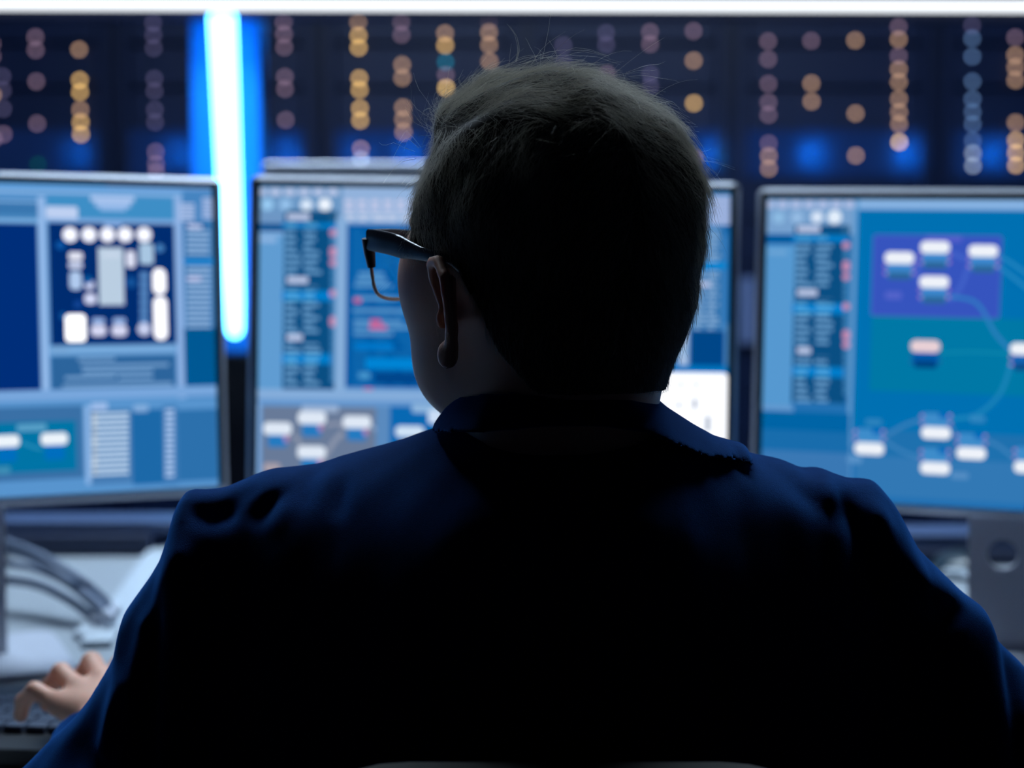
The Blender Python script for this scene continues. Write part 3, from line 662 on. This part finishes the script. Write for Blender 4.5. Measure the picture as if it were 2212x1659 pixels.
def ear(L, s):
    Q = L.copy(); Q[:, 0] *= s                              # mirrored for the right ear; Q.x positive outward
    c = (.0815, .004, -.062)
    hel = [(.079, .014, -.058), (.084, .019, -.040), (.090, .012, -.030), (.096, -.004, -.029), (.100, -.017, -.040), (.099, -.020, -.056), (.095, -.017, -.072), (.090, -.010, -.084)]
    d = np.full(len(L), 9., 'f')
    for a, b in zip(hel, hel[1:]): d = np.minimum(d, cap(Q, a, b, .0040))
    d = smin(d, ell(Q, (.0885, -.003, -.090), (.0060, .0085, .0095)), .004)      # lobe
    a_ = cap(Q, (.0885, -.012, -.046), (.0865, -.008, -.074), .0085)
    pan = np.maximum(a_, np.abs((Q[:, 0]-.0905)*.72+(Q[:, 1]+.010)*.70)-.0026)
    d = smin(d, pan, .004)
    d = smin(d, cap(Q, (.0865, .0, -.042), (.0885, -.010, -.072), .0024), .003)
    d = smin(d, ell(Q, (.082, .012, -.067), (.005, .004, .007)), .004)            # tragus
    return d
def sd_head(P):
    L = toL(P); X = np.abs(L[:, 0]); A = L.copy(); A[:, 0] = X
    d = ell(L, (0, -.006, .0), (.080, .097, .090))
    d = smin(d, ell(L, (0, .037, -.052), (.0765, .080, .092)), .03)
    d = smin(d, ell(L, (0, -.045, -.045), (.070, .055, .055)), .03)
    d = smin(d, ell(L, (0, .058, -.108), (.056, .052, .036)), .035)
    d = smin(d, ell(A, (.050, .060, -.040), (.024, .034, .034)), .02)             # cheeks
    d = smin(d, ell(L, (0, .098, -.132), (.022, .018, .017)), .02)                # chin
    d = smin(d, cap(L, (0, .112, -.014), (0, .140, -.052), .008, .0125), .012)
    d = smin(d, ell(A, (.013, .128, -.056), (.009, .010, .008)), .006)
    d = smin(d, cap(A, (.012, .113, -.002), (.042, .100, .0), .007), .012)       # brow
    d = -smin(-d, ell(A, (.033, .124, -.022), (.018, .018, .012)), .010)          # sockets
    d = smin(d, ell(A, (.032, .098, -.022), (.0145, .0135, .0125)), .003)
    d = smin(d, ell(L, (0, .122, -.088), (.025, .009, .007)), .006); d = -smin(-d, cap(A, (0, .134, -.0885), (.022, .124, -.0885), .0012), .002)
    d = smin(d, ear(L, -1), .006); d = smin(d, ear(L, 1), .006)
    n0 = (.030, 1.075, 1.02); n1 = toW((0, -.028, -.075))
    d = smin(d, cap(P, n0, n1, .064, .062), .03)
    return d
# ------------------------------------------------------------------ hands
LW = np.array([-.334, 1.280, .783])
def hand_parts(side):
    """chains of (point, radius): world positions for the left hand, mirrored across x for the right"""
    K = {'index': [(-.372, 1.400, .795), (-.385, 1.440, .803), (-.398, 1.462, .785), (-.402, 1.470, .765)],
         'middle': [(-.391, 1.402, .797), (-.411, 1.440, .805), (-.426, 1.459, .786), (-.431, 1.465, .765)],
         'ring': [(-.409, 1.393, .792), (-.434, 1.424, .800), (-.449, 1.441, .783), (-.453, 1.446, .765)],
         'pinky': [(-.422, 1.378, .784), (-.449, 1.396, .791), (-.463, 1.408, .778), (-.467, 1.413, .764)],
         'thumb': [(-.362, 1.350, .778), (-.352, 1.378, .773), (-.357, 1.402, .769), (-.366, 1.420, .764)]}
    R = {'index': .0092, 'middle': .0094, 'ring': .0088, 'pinky': .0078, 'thumb': .0105}
    return K, R
KH, RH = hand_parts(0)
HS = np.array([.033, -.045, .0]); KH = {k: [tuple(np.array(q)+HS) for q in v] for k, v in KH.items()}
def mir(p): return (-p[0]-.02, p[1], p[2]-.028)
def sd_hand(P, m):
    T = (lambda p: mir(p)) if m else (lambda p: p)
    w0 = (-.328, 1.225, .780)
    d = cap(P, T(w0), T(LW), .027, .025)
    for f_ in ('index', 'middle', 'ring', 'pinky'):
        k = KH[f_][0]; d = smin(d, cap(P, T((LW[0]+(k[0]+.363)*.5, LW[1]+.015, LW[2])), T(k), .015, .0115), .010)
    for f_, ch in KH.items():
        r = RH[f_]*1.07; g = None
        for i, (a, b) in enumerate(zip(ch, ch[1:])):
            c = cap(P, T(a), T(b), r*(1-.07*i), r*(1-.07*(i+1))); g = c if g is None else smin(g, c, .003)
        d = smin(d, g, .005)
    d = smin(d, cap(P, T((LW[0]+.012, LW[1]+.005, LW[2]-.004)), T(KH['thumb'][1]), .014, .0115), .012)
    return d
SHL, SHR = (-.14, 1.10, .935), (.19, 1.10, .94)
ELL, ELR = (-.280, 1.06, .765), (.385, 1.10, .78)
WRR = mir(tuple(LW))
def sd_person(P):
    d = np.full(len(P), 1., 'f')
    hi = P[:, 2] > .98
    if hi.any(): d[hi] = sd_head(P[hi])
    lo = P[:, 2] < 1.04
    if lo.any():
        Q = P[lo]
        g = ell(Q, (.03, 1.10, .90), (.165, .085, .13)); g = smin(g, ell(Q, (.03, 1.10, .68), (.14, .088, .20)), .06)
        g = smin(g, cap(Q, (-.07, 1.10, .975), (.13, 1.10, .975), .036), .05)
        g = smin(g, cap(Q, SHL, ELL, .040, .030), .03); g = smin(g, cap(Q, SHR, ELR, .040, .030), .03)
        g = smin(g, cap(Q, ELL, (-.328, 1.225, .780), .030, .027), .02); g = smin(g, cap(Q, ELR, mir((-.328, 1.225, .780)), .030, .027), .02)
        g = smin(g, cap(Q, (.030, 1.075, .98), (.030, 1.075, 1.03), .062), .02)
        g = smin(g, cap(Q, (-.06, 1.10, .56), (-.10, 1.52, .555), .075, .055), .04); g = smin(g, cap(Q, (.12, 1.10, .56), (.16, 1.52, .555), .075, .055), .04)
        for x in (-.10, .16):
            g = smin(g, cap(Q, (x, 1.52, .545), (x, 1.56, .12), .052, .036), .02)
            g = smin(g, cap(Q, (x, 1.56, .075), (x, 1.70, .045), .036, .034), .02)
        for m in (0, 1): g = smin(g, sd_hand(Q, m), .012)
        d[lo] = np.where(P[lo][:, 2] > .98, np.minimum(d[lo], g), g) if False else smin(np.where(hi[lo], d[lo], 1.), g, .012)
    return d
person = None
xs = grid((-.52, -.495, .006), (-.495, -.335, .0028), (-.335, -.10, .008), (-.10, .15, .0022), (.15, .30, .008), (.30, .48, .0035), (.48, .52, .01))
ys = grid((.93, .96, .005), (.96, 1.24, .0024), (1.24, 1.48, .003), (1.48, 1.78, .01))
zs = grid((-.01, .70, .012), (.70, .83, .0028), (.83, 1.02, .008), (1.02, 1.30, .0022))
V, FQ = nets(sd_person, xs, ys, zs)
V = relax(V, FQ, 1, .4)
person = fastmesh('person', V, FQ, M['skin'])
props(person, 'seated man seen from behind in dark navy shirt and glasses, left hand on a keyboard', 'person')
eL = mesh_obj
for s in (-1, 1):
    c = toW((s*.032, .1045, -.022)); e = blob('eye', c, (.0095, .0095, .0095), M['eye'], person, 16)
    c2 = toW((s*.032, .1095, -.022)); blob('iris', c2, (.0048, .0048, .0048), M['iris'], e, 12)

# ------------------------------------------------------------------ shirt
out_px = [(-420, 2300), (-330, 2100), (-250, 1960), (-150, 1850), (-60, 1765), (40, 1672), (92, 1598), (150, 1545), (180, 1510), (215, 1450), (238, 1402), (252, 1350), (262, 1318), (290, 1280), (320, 1240), (345, 1200), (362, 1150), (374, 1096), (388, 1068), (405, 1052), (432, 1056), (480, 1052), (512, 1040), (545, 1026), (585, 1012), (640, 1008), (690, 1001), (730, 987), (775, 974), (820, 962), (870, 948), (915, 932), (960, 918), (1050, 905), (1200, 897), (1350, 902), (1440, 912), (1520, 938), (1570, 958), (1620, 976), (1690, 991), (1740, 1012), (1775, 1007), (1805, 1020), (1840, 1032), (1870, 1031), (1892, 1036), (1915, 1062), (1938, 1090), (1960, 1130), (1990, 1185), (2040, 1232), (2085, 1275), (2105, 1290), (2132, 1308), (2148, 1340), (2158, 1372), (2185, 1398), (2215, 1424), (2260, 1475), (2300, 1540), (2340, 1640), (2370, 1800), (2400, 2100), (2420, 2400)]
OX = np.array([wx(a, 1.10) for a, b in out_px]); OZ = np.array([wz(a, b, 1.10) for a, b in out_px])
def vnoise(P, s, seed=0):
    r = np.random.default_rng(seed); v = 0
    for k in range(5):
        w_ = r.normal(size=3)*s; v = v+np.sin(P@w_.astype('f')+r.uniform(0, 6))/5
    return v
def seg2(P, a, b):
    """distance in the x-z plane to a crease line a-b (shirt back), and its parameter"""
    a = np.array(a); b = np.array(b); d = b-a; q = P[:, [0, 2]]-a; h = np.clip((q@d)/(d@d), 0, 1); return np.sqrt(((q-h[:, None]*d)**2).sum(1)), h
def pz(px, py): return (wx(px, .99), wz(px, py, .99))
creases = [  # (points in the photo, depth, width)
    ([(700, 1000), (640, 1050), (560, 1110), (520, 1150)], -.007, .006), ([(735, 1005), (715, 1060), (712, 1120)], -.005, .006),
    ([(600, 1070), (575, 1120), (565, 1160)], .003, .007), ([(640, 1040), (625, 1100)], -.004, .006),
    ([(1540, 965), (1640, 1010), (1700, 1035)], -.006, .006), ([(1520, 990), (1600, 1005), (1660, 1045)], .005, .010),
    ([(1775, 1015), (1800, 1060), (1850, 1105)], .008, .011), ([(1730, 1020), (1780, 1080), (1850, 1130)], -.007, .010),
    ([(1885, 1045), (1900, 1150), (1940, 1290), (1965, 1420)], -.006, .008), ([(1905, 1050), (1925, 1120)], .006, .010),
    ([(400, 1062), (425, 1090), (440, 1085)], -.003, .009), ([(385, 1120), (430, 1110)], .002, .010), ([(365, 1150), (400, 1160), (440, 1150)], -.005, .006),
    ([(330, 1240), (300, 1300), (280, 1370)], .006, .008), ([(250, 1400), (235, 1480), (225, 1560)], .005, .007), ([(190, 1530), (165, 1600), (150, 1680)], .005, .006), ([(300, 1330), (270, 1420)], -.005, .006),
    ([(2110, 1300), (2135, 1320)], .008, .012), ([(2120, 1380), (2150, 1365)], -.006, .008), ([(1965, 1150), (2000, 1230), (2060, 1290)], .005, .010)]
CR = [([pz(*q) for q in pts], d, w_) for pts, d, w_ in creases]
def sd_shirt(P):
    x, y, z = P[:, 0], P[:, 1], P[:, 2]
    zt = np.interp(x, OX, OZ)
    slope = np.abs(np.gradient(OZ, OX)); sl = np.interp(x, OX, slope)
    s = (zt-z)
    tor = .138*np.sqrt(np.clip(1-((x-.03)/.235)**2, 0, 1))
    arm = np.maximum(.068*np.sqrt(np.clip(1-((x+.235)/.12)**2, 0.02, 1)), .072*np.sqrt(np.clip(1-((x-.33)/.16)**2, 0.02, 1)))
    T = np.maximum(tor, arm)+.006+.01*np.exp(-np.abs(tor-arm)/.02)
    Sd = .15-.075*np.exp(-((x-.03)/.10)**4)+sl*.03
    q = 1-np.clip(s/Sd, -3, 1)
    yc = 1.10+.0*np.clip((.95-z)/.2, 0, 1)*(np.abs(x-.03) > .0)*np.clip((np.abs(x-.03)-.15)/.1, 0, 1)
    d = (np.sqrt(((y-yc)/T)**2+q*q)-1)*np.minimum(T, .05+.5*np.minimum(T, Sd))/np.sqrt(1+sl*sl*.15)
    d = np.maximum(d, .60-z)
    low_arm = smin(cap(P, (-.290, 1.06, .752), (-.330, 1.215, .778), .048, .034), cap(P, (.405, 1.11, .765), mir((-.330, 1.215, .778)), .052, .034), .01)
    d = smin(d, low_arm, .03)
    back = (y < 1.12)
    for pts, dep, w_ in CR:
        for a, b in zip(pts, pts[1:]):
            pass
        dd = np.minimum.reduce([seg2(P, a, b)[0] for a, b in zip(pts, pts[1:])])
        d = d - np.where(back, dep*.6*np.exp(-(dd/w_)**2), 0)*np.clip(s/.022, 0, 1)
    d = d - np.where(x < -.12, .0010, .0020)*vnoise(P, 22, 1)*np.clip(s/.03, 0, 1) - (.0013*vnoise(P, 48, 3)+.0008*vnoise(P, 95, 2))*np.clip(s/.01, .3, 1)
    return d
V, FQ = nets(sd_shirt, grid((-.42, .52, .0036)), grid((.93, 1.33, .0042)), grid((.59, 1.10, .0036)))
V = relax(V, FQ, 2, .5)
shirt = fastmesh('shirt', V, FQ, M['shirt'], person)
col_px = [(905, 990), (926, 935), (940, 908), (962, 880), (1000, 842), (1050, 808), (1110, 790), (1170, 783), (1235, 783), (1290, 790), (1345, 808), (1395, 838), (1440, 877), (1500, 916), (1545, 941), (1580, 950), (1605, 955), (1618, 966), (1626, 990), (1640, 1100)]
KX = np.array([wx(a, 1.08) for a, b in col_px]); KZ_ = np.array([wz(a, b, 1.08) for a, b in col_px])
low_px = [(900, 965), (930, 950), (1000, 936), (1100, 928), (1200, 922), (1300, 922), (1400, 935), (1460, 965), (1540, 1000), (1600, 1010), (1660, 1030)]
LX = np.array([wx(a, .995) for a, b in low_px]); LZ = np.array([wz(a, b, .995) for a, b in low_px])
def sd_collar(P):
    x, y, z = P[:, 0], P[:, 1], P[:, 2]
    zt = np.interp(x, KX, KZ_); zl = np.interp(x, LX, LZ)
    T = .083*np.sqrt(np.clip(1-((x-.030)/.125)**2, .05, 1)); s = zt-z
    T = T+.014*np.clip((1.095-z)/.05, 0, 1.6)
    q = 1-np.clip(s/.035, -3, 1)
    d = (np.sqrt(((y-1.08)/T)**2+q*q)-1)*np.minimum(T, .03)
    d = np.maximum(d, (zl-z)*.9+np.where(y > 1.08, -.0, 0))
    inner = cap(P, (.030, 1.075, .9), (.030, 1.075, 1.2), .0655); d = -smin(-d, inner, .004)
    return d - .0008*vnoise(P, 60, 5)
V, FQ = nets(sd_collar, grid((-.08, .20, .0024)), grid((.96, 1.20, .0026)), grid((.98, 1.12, .0022)))
V = relax(V, FQ, 2, .5)
collar = fastmesh('collar', V, FQ, M['shirt'], shirt)
def sd_tr(P):
    g = ell(P, (.03, 1.10, .56), (.17, .125, .10)); g = smin(g, cap(P, (-.06, 1.10, .56), (-.10, 1.52, .555), .088, .066), .04); g = smin(g, cap(P, (.12, 1.10, .56), (.16, 1.52, .555), .088, .066), .04)
    for x in (-.10, .16): g = smin(g, cap(P, (x, 1.52, .55), (x, 1.56, .12), .064, .055), .03)
    return g
V, FQ = nets(sd_tr, grid((-.24, .30, .008)), grid((.95, 1.64, .009)), grid((.04, .68, .009)))
fastmesh('trousers', relax(V, FQ, 1), FQ, M['trouser'], person)
for x in (-.10, .16):
    def sd_sh(P, x=x): return np.maximum(smin(cap(P, (x, 1.53, .055), (x, 1.74, .042), .046, .042), cap(P, (x, 1.555, .06), (x, 1.56, .12), .045), .02), -P[:, 2]+.001)
    V, FQ = nets(sd_sh, grid((x-.07, x+.07, .006)), grid((1.46, 1.82, .007)), grid((-.005, .18, .006)))
    fastmesh('shoe', relax(V, FQ, 1), FQ, M['chair'], person)

# ------------------------------------------------------------------ hair
def sd_hair(P):
    L = toL(P); u, v, w_ = L[:, 0], L[:, 1], L[:, 2]
    d = ell(L, (0, -.006, .002), (.0905, .106, .0955))
    d = smin(d, ell(L, (.0, -.044, -.022), (.074, .062, .075)), .02)
    d = smin(d, ell(L, (0, .045, .062), (.052, .055, .034)), .015)                # quiff
    d = smin(d, ell(L, (-.012, .050, .062), (.032, .036, .034)), .010)
    nape = cap(P, toW((0, -.040, -.06)), (.030, 1.062, 1.075), .0625, .0625); d = smin(d, nape, .015); d = np.minimum(d, np.maximum(sd_head(P)-.0026, np.abs(u)-.080))
    keep = np.interp(v-.035*np.clip(u/.03, 0, 1)*(v < 0), [-.2, -.055, -.036, -.012, .004, .03, .052, .066, .085, .12], [-.118, -.114, -.092, -.045, -.024, -.026, -.024, .014, .048, .062])
    side = (keep-w_)*.8
    d = np.maximum(d, side)
    d = d-.0022*np.sin(u*90+w_*60+3*np.sin(v*40))*np.clip((w_+.03)/.05, 0, 1) - .0016*vnoise(P, 90, 9)
    return d
V, FQ = nets(sd_hair, grid((-.10, .16, .0026)), grid((.94, 1.24, .0026)), grid((1.04, 1.31, .0026)))
V = relax(V, FQ, 2, .5)
hair = fastmesh('hair', V, FQ, M['hairbase'], person)
# strands, grown over the hair mass
def grad(P, f=sd_hair, e=.002):
    g = np.stack([f(P+np.array(a, 'f')*e)-f(P-np.array(a, 'f')*e) for a in np.eye(3)], 1); return g/(np.linalg.norm(g, axis=1, keepdims=True)+1e-9)
NS = 26000
idx = rng.choice(len(V), NS); R0 = V[idx].astype('f')+rng.normal(0, .001, (NS, 3)).astype('f')
Lr = toL(R0); ok = ~((Lr[:, 1] > .095) & (Lr[:, 2] < .045)); R0 = R0[ok]; NS = len(R0)
Lr = toL(R0)
# combing: from the parting on top towards the sides and down the back
cw = np.array([.03, .0, .11])
flow = np.stack([np.sign(Lr[:, 0]+.02)*.55+Lr[:, 0]*6, -.30-Lr[:, 1]*1.0, -.35-np.clip(-Lr[:, 2]+.06, 0, 1)*12], 1)
topm = Lr[:, 2] > .062
flow[topm] = np.stack([.35+0*Lr[topm, 0], -.9+0*Lr[topm, 0], .05+0*Lr[topm, 0]], 1)
flow += rng.normal(0, .32, flow.shape); flow = flow@Rl.T
ln = np.interp(Lr[:, 2], [-.12, -.05, .0, .06, .1], [.006, .011, .022, .034, .040])*rng.uniform(.6, 1.25, NS)
NP = 7; strand = [R0-grad(R0)*.001]; D = flow
lift = rng.uniform(.04, .42, NS)*np.interp(Lr[:, 2], [-.1, 0, .1], [1.3, .8, .7]); wild = rng.random(NS) < .006; lift[wild] = rng.uniform(.8, 1.6, wild.sum())
bend = rng.normal(0, .5, (NS, 3))
for k in range(1, NP):
    p = strand[-1].astype('f'); n = grad(p); dn = D-(D*n).sum(1, keepdims=True)*n; dn /= np.linalg.norm(dn, axis=1, keepdims=True)+1e-9
    st = dn+n*lift[:, None]*(1-.6*k/NP)+bend*(.03*k)*np.where(wild, 3, 1)[:, None]; st /= np.linalg.norm(st, axis=1, keepdims=True)
    strand.append(p+st*(ln/(NP-1))[:, None]*np.where(wild, 1.15, 1)[:, None]); D = D*.7+st*.3*np.linalg.norm(D, axis=1, keepdims=True)
ST = np.stack(strand, 1)
# a few long stray hairs seen against the racks
stray = [[(1115, 135), (1122, 110), (1118, 82), (1104, 62)], [(1167, 142), (1168, 125), (1166, 108)], [(1196, 142), (1203, 125), (1197, 105), (1185, 86)], [(1342, 182), (1348, 170), (1346, 160), (1340, 155)],
    [(1490, 385), (1520, 392), (1548, 380), (1558, 362)], [(1480, 310), (1500, 328), (1530, 325), (1536, 320)], [(1460, 290), (1470, 293), (1500, 292), (1502, 291)], [(940, 282), (905, 262), (888, 240), (880, 215)],
    [(960, 270), (925, 252), (900, 235), (886, 215)], [(950, 262), (930, 235), (915, 240), (905, 270)], [(985, 215), (960, 225), (935, 240), (920, 250)], [(905, 320), (880, 300), (865, 310), (850, 340)], [(900, 340), (870, 345), (850, 365), (840, 380)],
    [(930, 290), (918, 262), (916, 240), (926, 200)], [(1000, 190), (990, 175), (994, 165), (997, 158)], [(1090, 145), (1130, 122), (1180, 120), (1230, 134)], [(1120, 140), (1180, 125), (1260, 130), (1300, 150)], [(1180, 145), (1230, 128), (1280, 140), (1320, 165)], [(1020, 170), (1060, 150), (1110, 135), (1150, 132)], [(1420, 225), (1440, 222), (1450, 232), (1460, 250)], [(1350, 160), (1380, 152), (1410, 152), (1420, 150)]]
SL = []
for q in stray:
    P = bez([atY(a, b, 1.075+random.uniform(-.01, .01)) for a, b in q], 6); P = [P[int(round(i*(len(P)-1)/(NP-1)))] for i in range(NP)]; SL.append(P)
    for _ in range(2):
        j = rng.normal(0, .004, 3); SL.append([np.array(p_)+j*(.4+i*.3) for i, p_ in enumerate(P)])
ST = np.concatenate([ST, np.array(SL)]); NS = len(ST)
# eyebrow-free short stubble is left to the skin; build strands as thin three-sided tubes in one mesh
T_ = np.gradient(ST, axis=1); T_ /= np.linalg.norm(T_, axis=2, keepdims=True)+1e-9
refv = np.array([.31, .2, .93]); A_ = np.cross(T_, refv); A_ /= np.linalg.norm(A_, axis=2, keepdims=True)+1e-9; B_ = np.cross(T_, A_)
rad = .00011*np.linspace(1, .35, NP)[None, :, None]*rng.uniform(.7, 1.25, (NS, 1, 1))
RG = np.stack([ST+rad*(A_*cos(a)+B_*sin(a)) for a in (0, 2*pi/3, 4*pi/3)], 2)     # NS,NP,3,3
Vh = RG.reshape(-1, 3); b0 = (np.arange(NS)*NP*3)[:, None, None]; kk = (np.arange(NP-1)*3)[None, :, None]; jj = np.arange(3)[None, None, :]; j2 = (jj+1) % 3
Fh = np.stack([b0+kk+jj, b0+kk+j2, b0+kk+3+j2, b0+kk+3+jj], -1).reshape(-1, 4)
HM = mat('greying_brown_hair', (196, 188, 174), .4, spec=.5, trans=0, noise=(400, .35))
hb = HM.node_tree.nodes['Principled BSDF']; hb.inputs['Anisotropic'].default_value = .3
tr = HM.node_tree.nodes.new('ShaderNodeBsdfTranslucent'); tr.inputs[0].default_value = (.8, .78, .72, 1); mxn = HM.node_tree.nodes.new('ShaderNodeMixShader'); mxn.inputs[0].default_value = .48
oo = HM.node_tree.nodes['Material Output']; HM.node_tree.links.new(hb.outputs[0], mxn.inputs[1]); HM.node_tree.links.new(tr.outputs[0], mxn.inputs[2]); HM.node_tree.links.new(mxn.outputs[0], oo.inputs[0])
hs = fastmesh('hair_strands', Vh, Fh, HM, hair); hs['kind'] = 'stuff'

# ------------------------------------------------------------------ glasses
gl = empty('glasses', tuple(Vector(toW((0, .12, -.02)))-Vector((0, 0, 0))), None, None); gl.parent = person
def LM(): return Matrix(((Rl[0, 0], Rl[0, 1], 0, HC[0]), (Rl[1, 0], Rl[1, 1], 0, HC[1]), (0, 0, 1, HC[2]), (0, 0, 0, 1))).to_4x4()
def ribbon(mb, pts, hs_, th_):
    """bar of rectangular section along pts: heights hs_ (along local z), thickness th_"""
    n = len(pts); vs = []
    for i, p in enumerate(pts):
        p = Vector(p); t_ = (Vector(pts[min(i+1, n-1)])-Vector(pts[max(i-1, 0)])).normalized(); s_ = t_.cross(Vector((0, 0, 1))).normalized()*th_/2
        h = hs_[i]/2; c_ = min(.0012, h*.4)
        for (a, b_) in ((1, -h+c_), (1, h-c_), (.45, h), (-.45, h), (-1, h-c_), (-1, -h+c_), (-.45, -h), (.45, -h)): vs.append(p+s_*a+Vector((0, 0, b_)))
    m_ = 8; fs = [(i*m_+k, i*m_+(k+1) % m_, (i+1)*m_+(k+1) % m_, (i+1)*m_+k) for i in range(n-1) for k in range(m_)]
    fs += [tuple(range(m_))[::-1], tuple(range((n-1)*m_, n*m_))]; return mb.add(vs, fs)
for s in (-1, 1):
    b = MB(LM()); P = bez([(s*.0775, .1105, -.013), (s*.0795, .094, -.0145), (s*.081, .074, -.017), (s*.0830, .050, -.021), (s*.0860, .020, -.0255), (s*.0860, .004, -.0265), (s*.0850, -.012, -.034), (s*.083, -.022, -.048)], 28)
    hh = np.interp(np.linspace(0, 1, len(P)), [0, .1, .36, .52, .75, 1], [.0150, .0155, .0155, .0090, .006, .005])
    smooth_by_angle(ribbon(b, P, list(hh), .0036).build('temple', M['frame'], gl), 50)
    b = MB(LM()); P = bez([(s*.077, .112, -.011), (s*.064, .1195, -.0100), (s*.045, .1250, -.0095), (s*.020, .130, -.0105), (s*.008, .132, -.013), (0, .132, -.0135)], 20)
    ribbon(b, P, [.010]*len(P), .0036); P = [(s*.0765, .1125, -.012), (s*.075, .1135, -.022), (s*.0728, .1145, -.0325)]
    b.tube(P, [.005, .0042, .0030], 8); smooth_by_angle(b.build('brow_bar', M['frame'], gl), 50)
    low = bez([(s*.0742, .1140, -.018), (s*.0725, .1150, -.034), (s*.068, .1170, -.0490), (s*.058, .1210, -.0545), (s*.040, .1260, -.0555), (s*.024, .1300, -.052), (s*.014, .1310, -.038), (s*.011, .1320, -.020)], 34)
    b = MB(LM()); b.tube(low, .0014, 8); b.build('rim', M['rim'], gl, True)
    cL = np.mean(np.array(low), 0)+(0, .0, .004); top = [(s*.013, .1315, -.014), (s*.045, .1250, -.013), (s*.073, .1145, -.014)]
    loop = [np.array(q) for q in low]+[np.array(q) for q in top]; n = len(loop)
    vs = [cL]+[q for q in loop]; vs2 = [np.array(q)-(0, .0016, 0) for q in vs]
    fs = [(0, 1+k, 1+(k+1) % n) for k in range(n)]; fs = fs+[tuple(n+1+i for i in f[::-1]) for f in fs]+[(1+k, n+2+k, n+2+(k+1) % n, 1+(k+1) % n) for k in range(n)]
    MB(LM()).add(vs+vs2, fs).build('lens', None, gl)
gm = bpy.data.materials.new('lens_glass'); gm.use_nodes = True; nt = gm.node_tree; pb_ = nt.nodes['Principled BSDF']; pb_.inputs['Transmission Weight'].default_value = 1; pb_.inputs['Roughness'].default_value = 0; pb_.inputs['IOR'].default_value = 1.06; pb_.inputs['Base Color'].default_value = (.97, .98, 1, 1)
for o in gl.children:
    if o.name.startswith('lens'): o.data.materials.append(gm)

# ------------------------------------------------------------------ chair
ch = empty('office_chair', (.03, 1.06, 0), 'black office chair the man sits on, top edge at the bottom of the picture', 'chair')
MB().box((.03, 1.12, .43), (.50, .48, .07), .025).build('seat', M['chair'], ch)
smooth_by_angle(MB().plate((.03, .885, .655), (.40, .43, .045), .11, 10, 'Y', .012).build('backrest', M['chair'], ch))
MB().box((.03, .90, .43), (.06, .03, .12), .005).build('back_bracket', M['deskleg'], ch)
MB().tube([(.03, 1.12, .10), (.03, 1.12, .40)], .028, 16).build('gas_column', M['deskleg'], ch, True)
for k in range(5):
    a = 2*pi*k/5+.3; e = (.03+.28*cos(a), 1.12+.28*sin(a), .075)
    l = MB().tube([(.03, 1.12, .11), e], [.025, .016], 8).build('leg', M['deskleg'], ch)
    MB().tube([(e[0]-.012*sin(a), e[1]+.012*cos(a), .03), (e[0]+.012*sin(a), e[1]-.012*cos(a), .03)], .03, 14).build('caster', M['chair'], l)
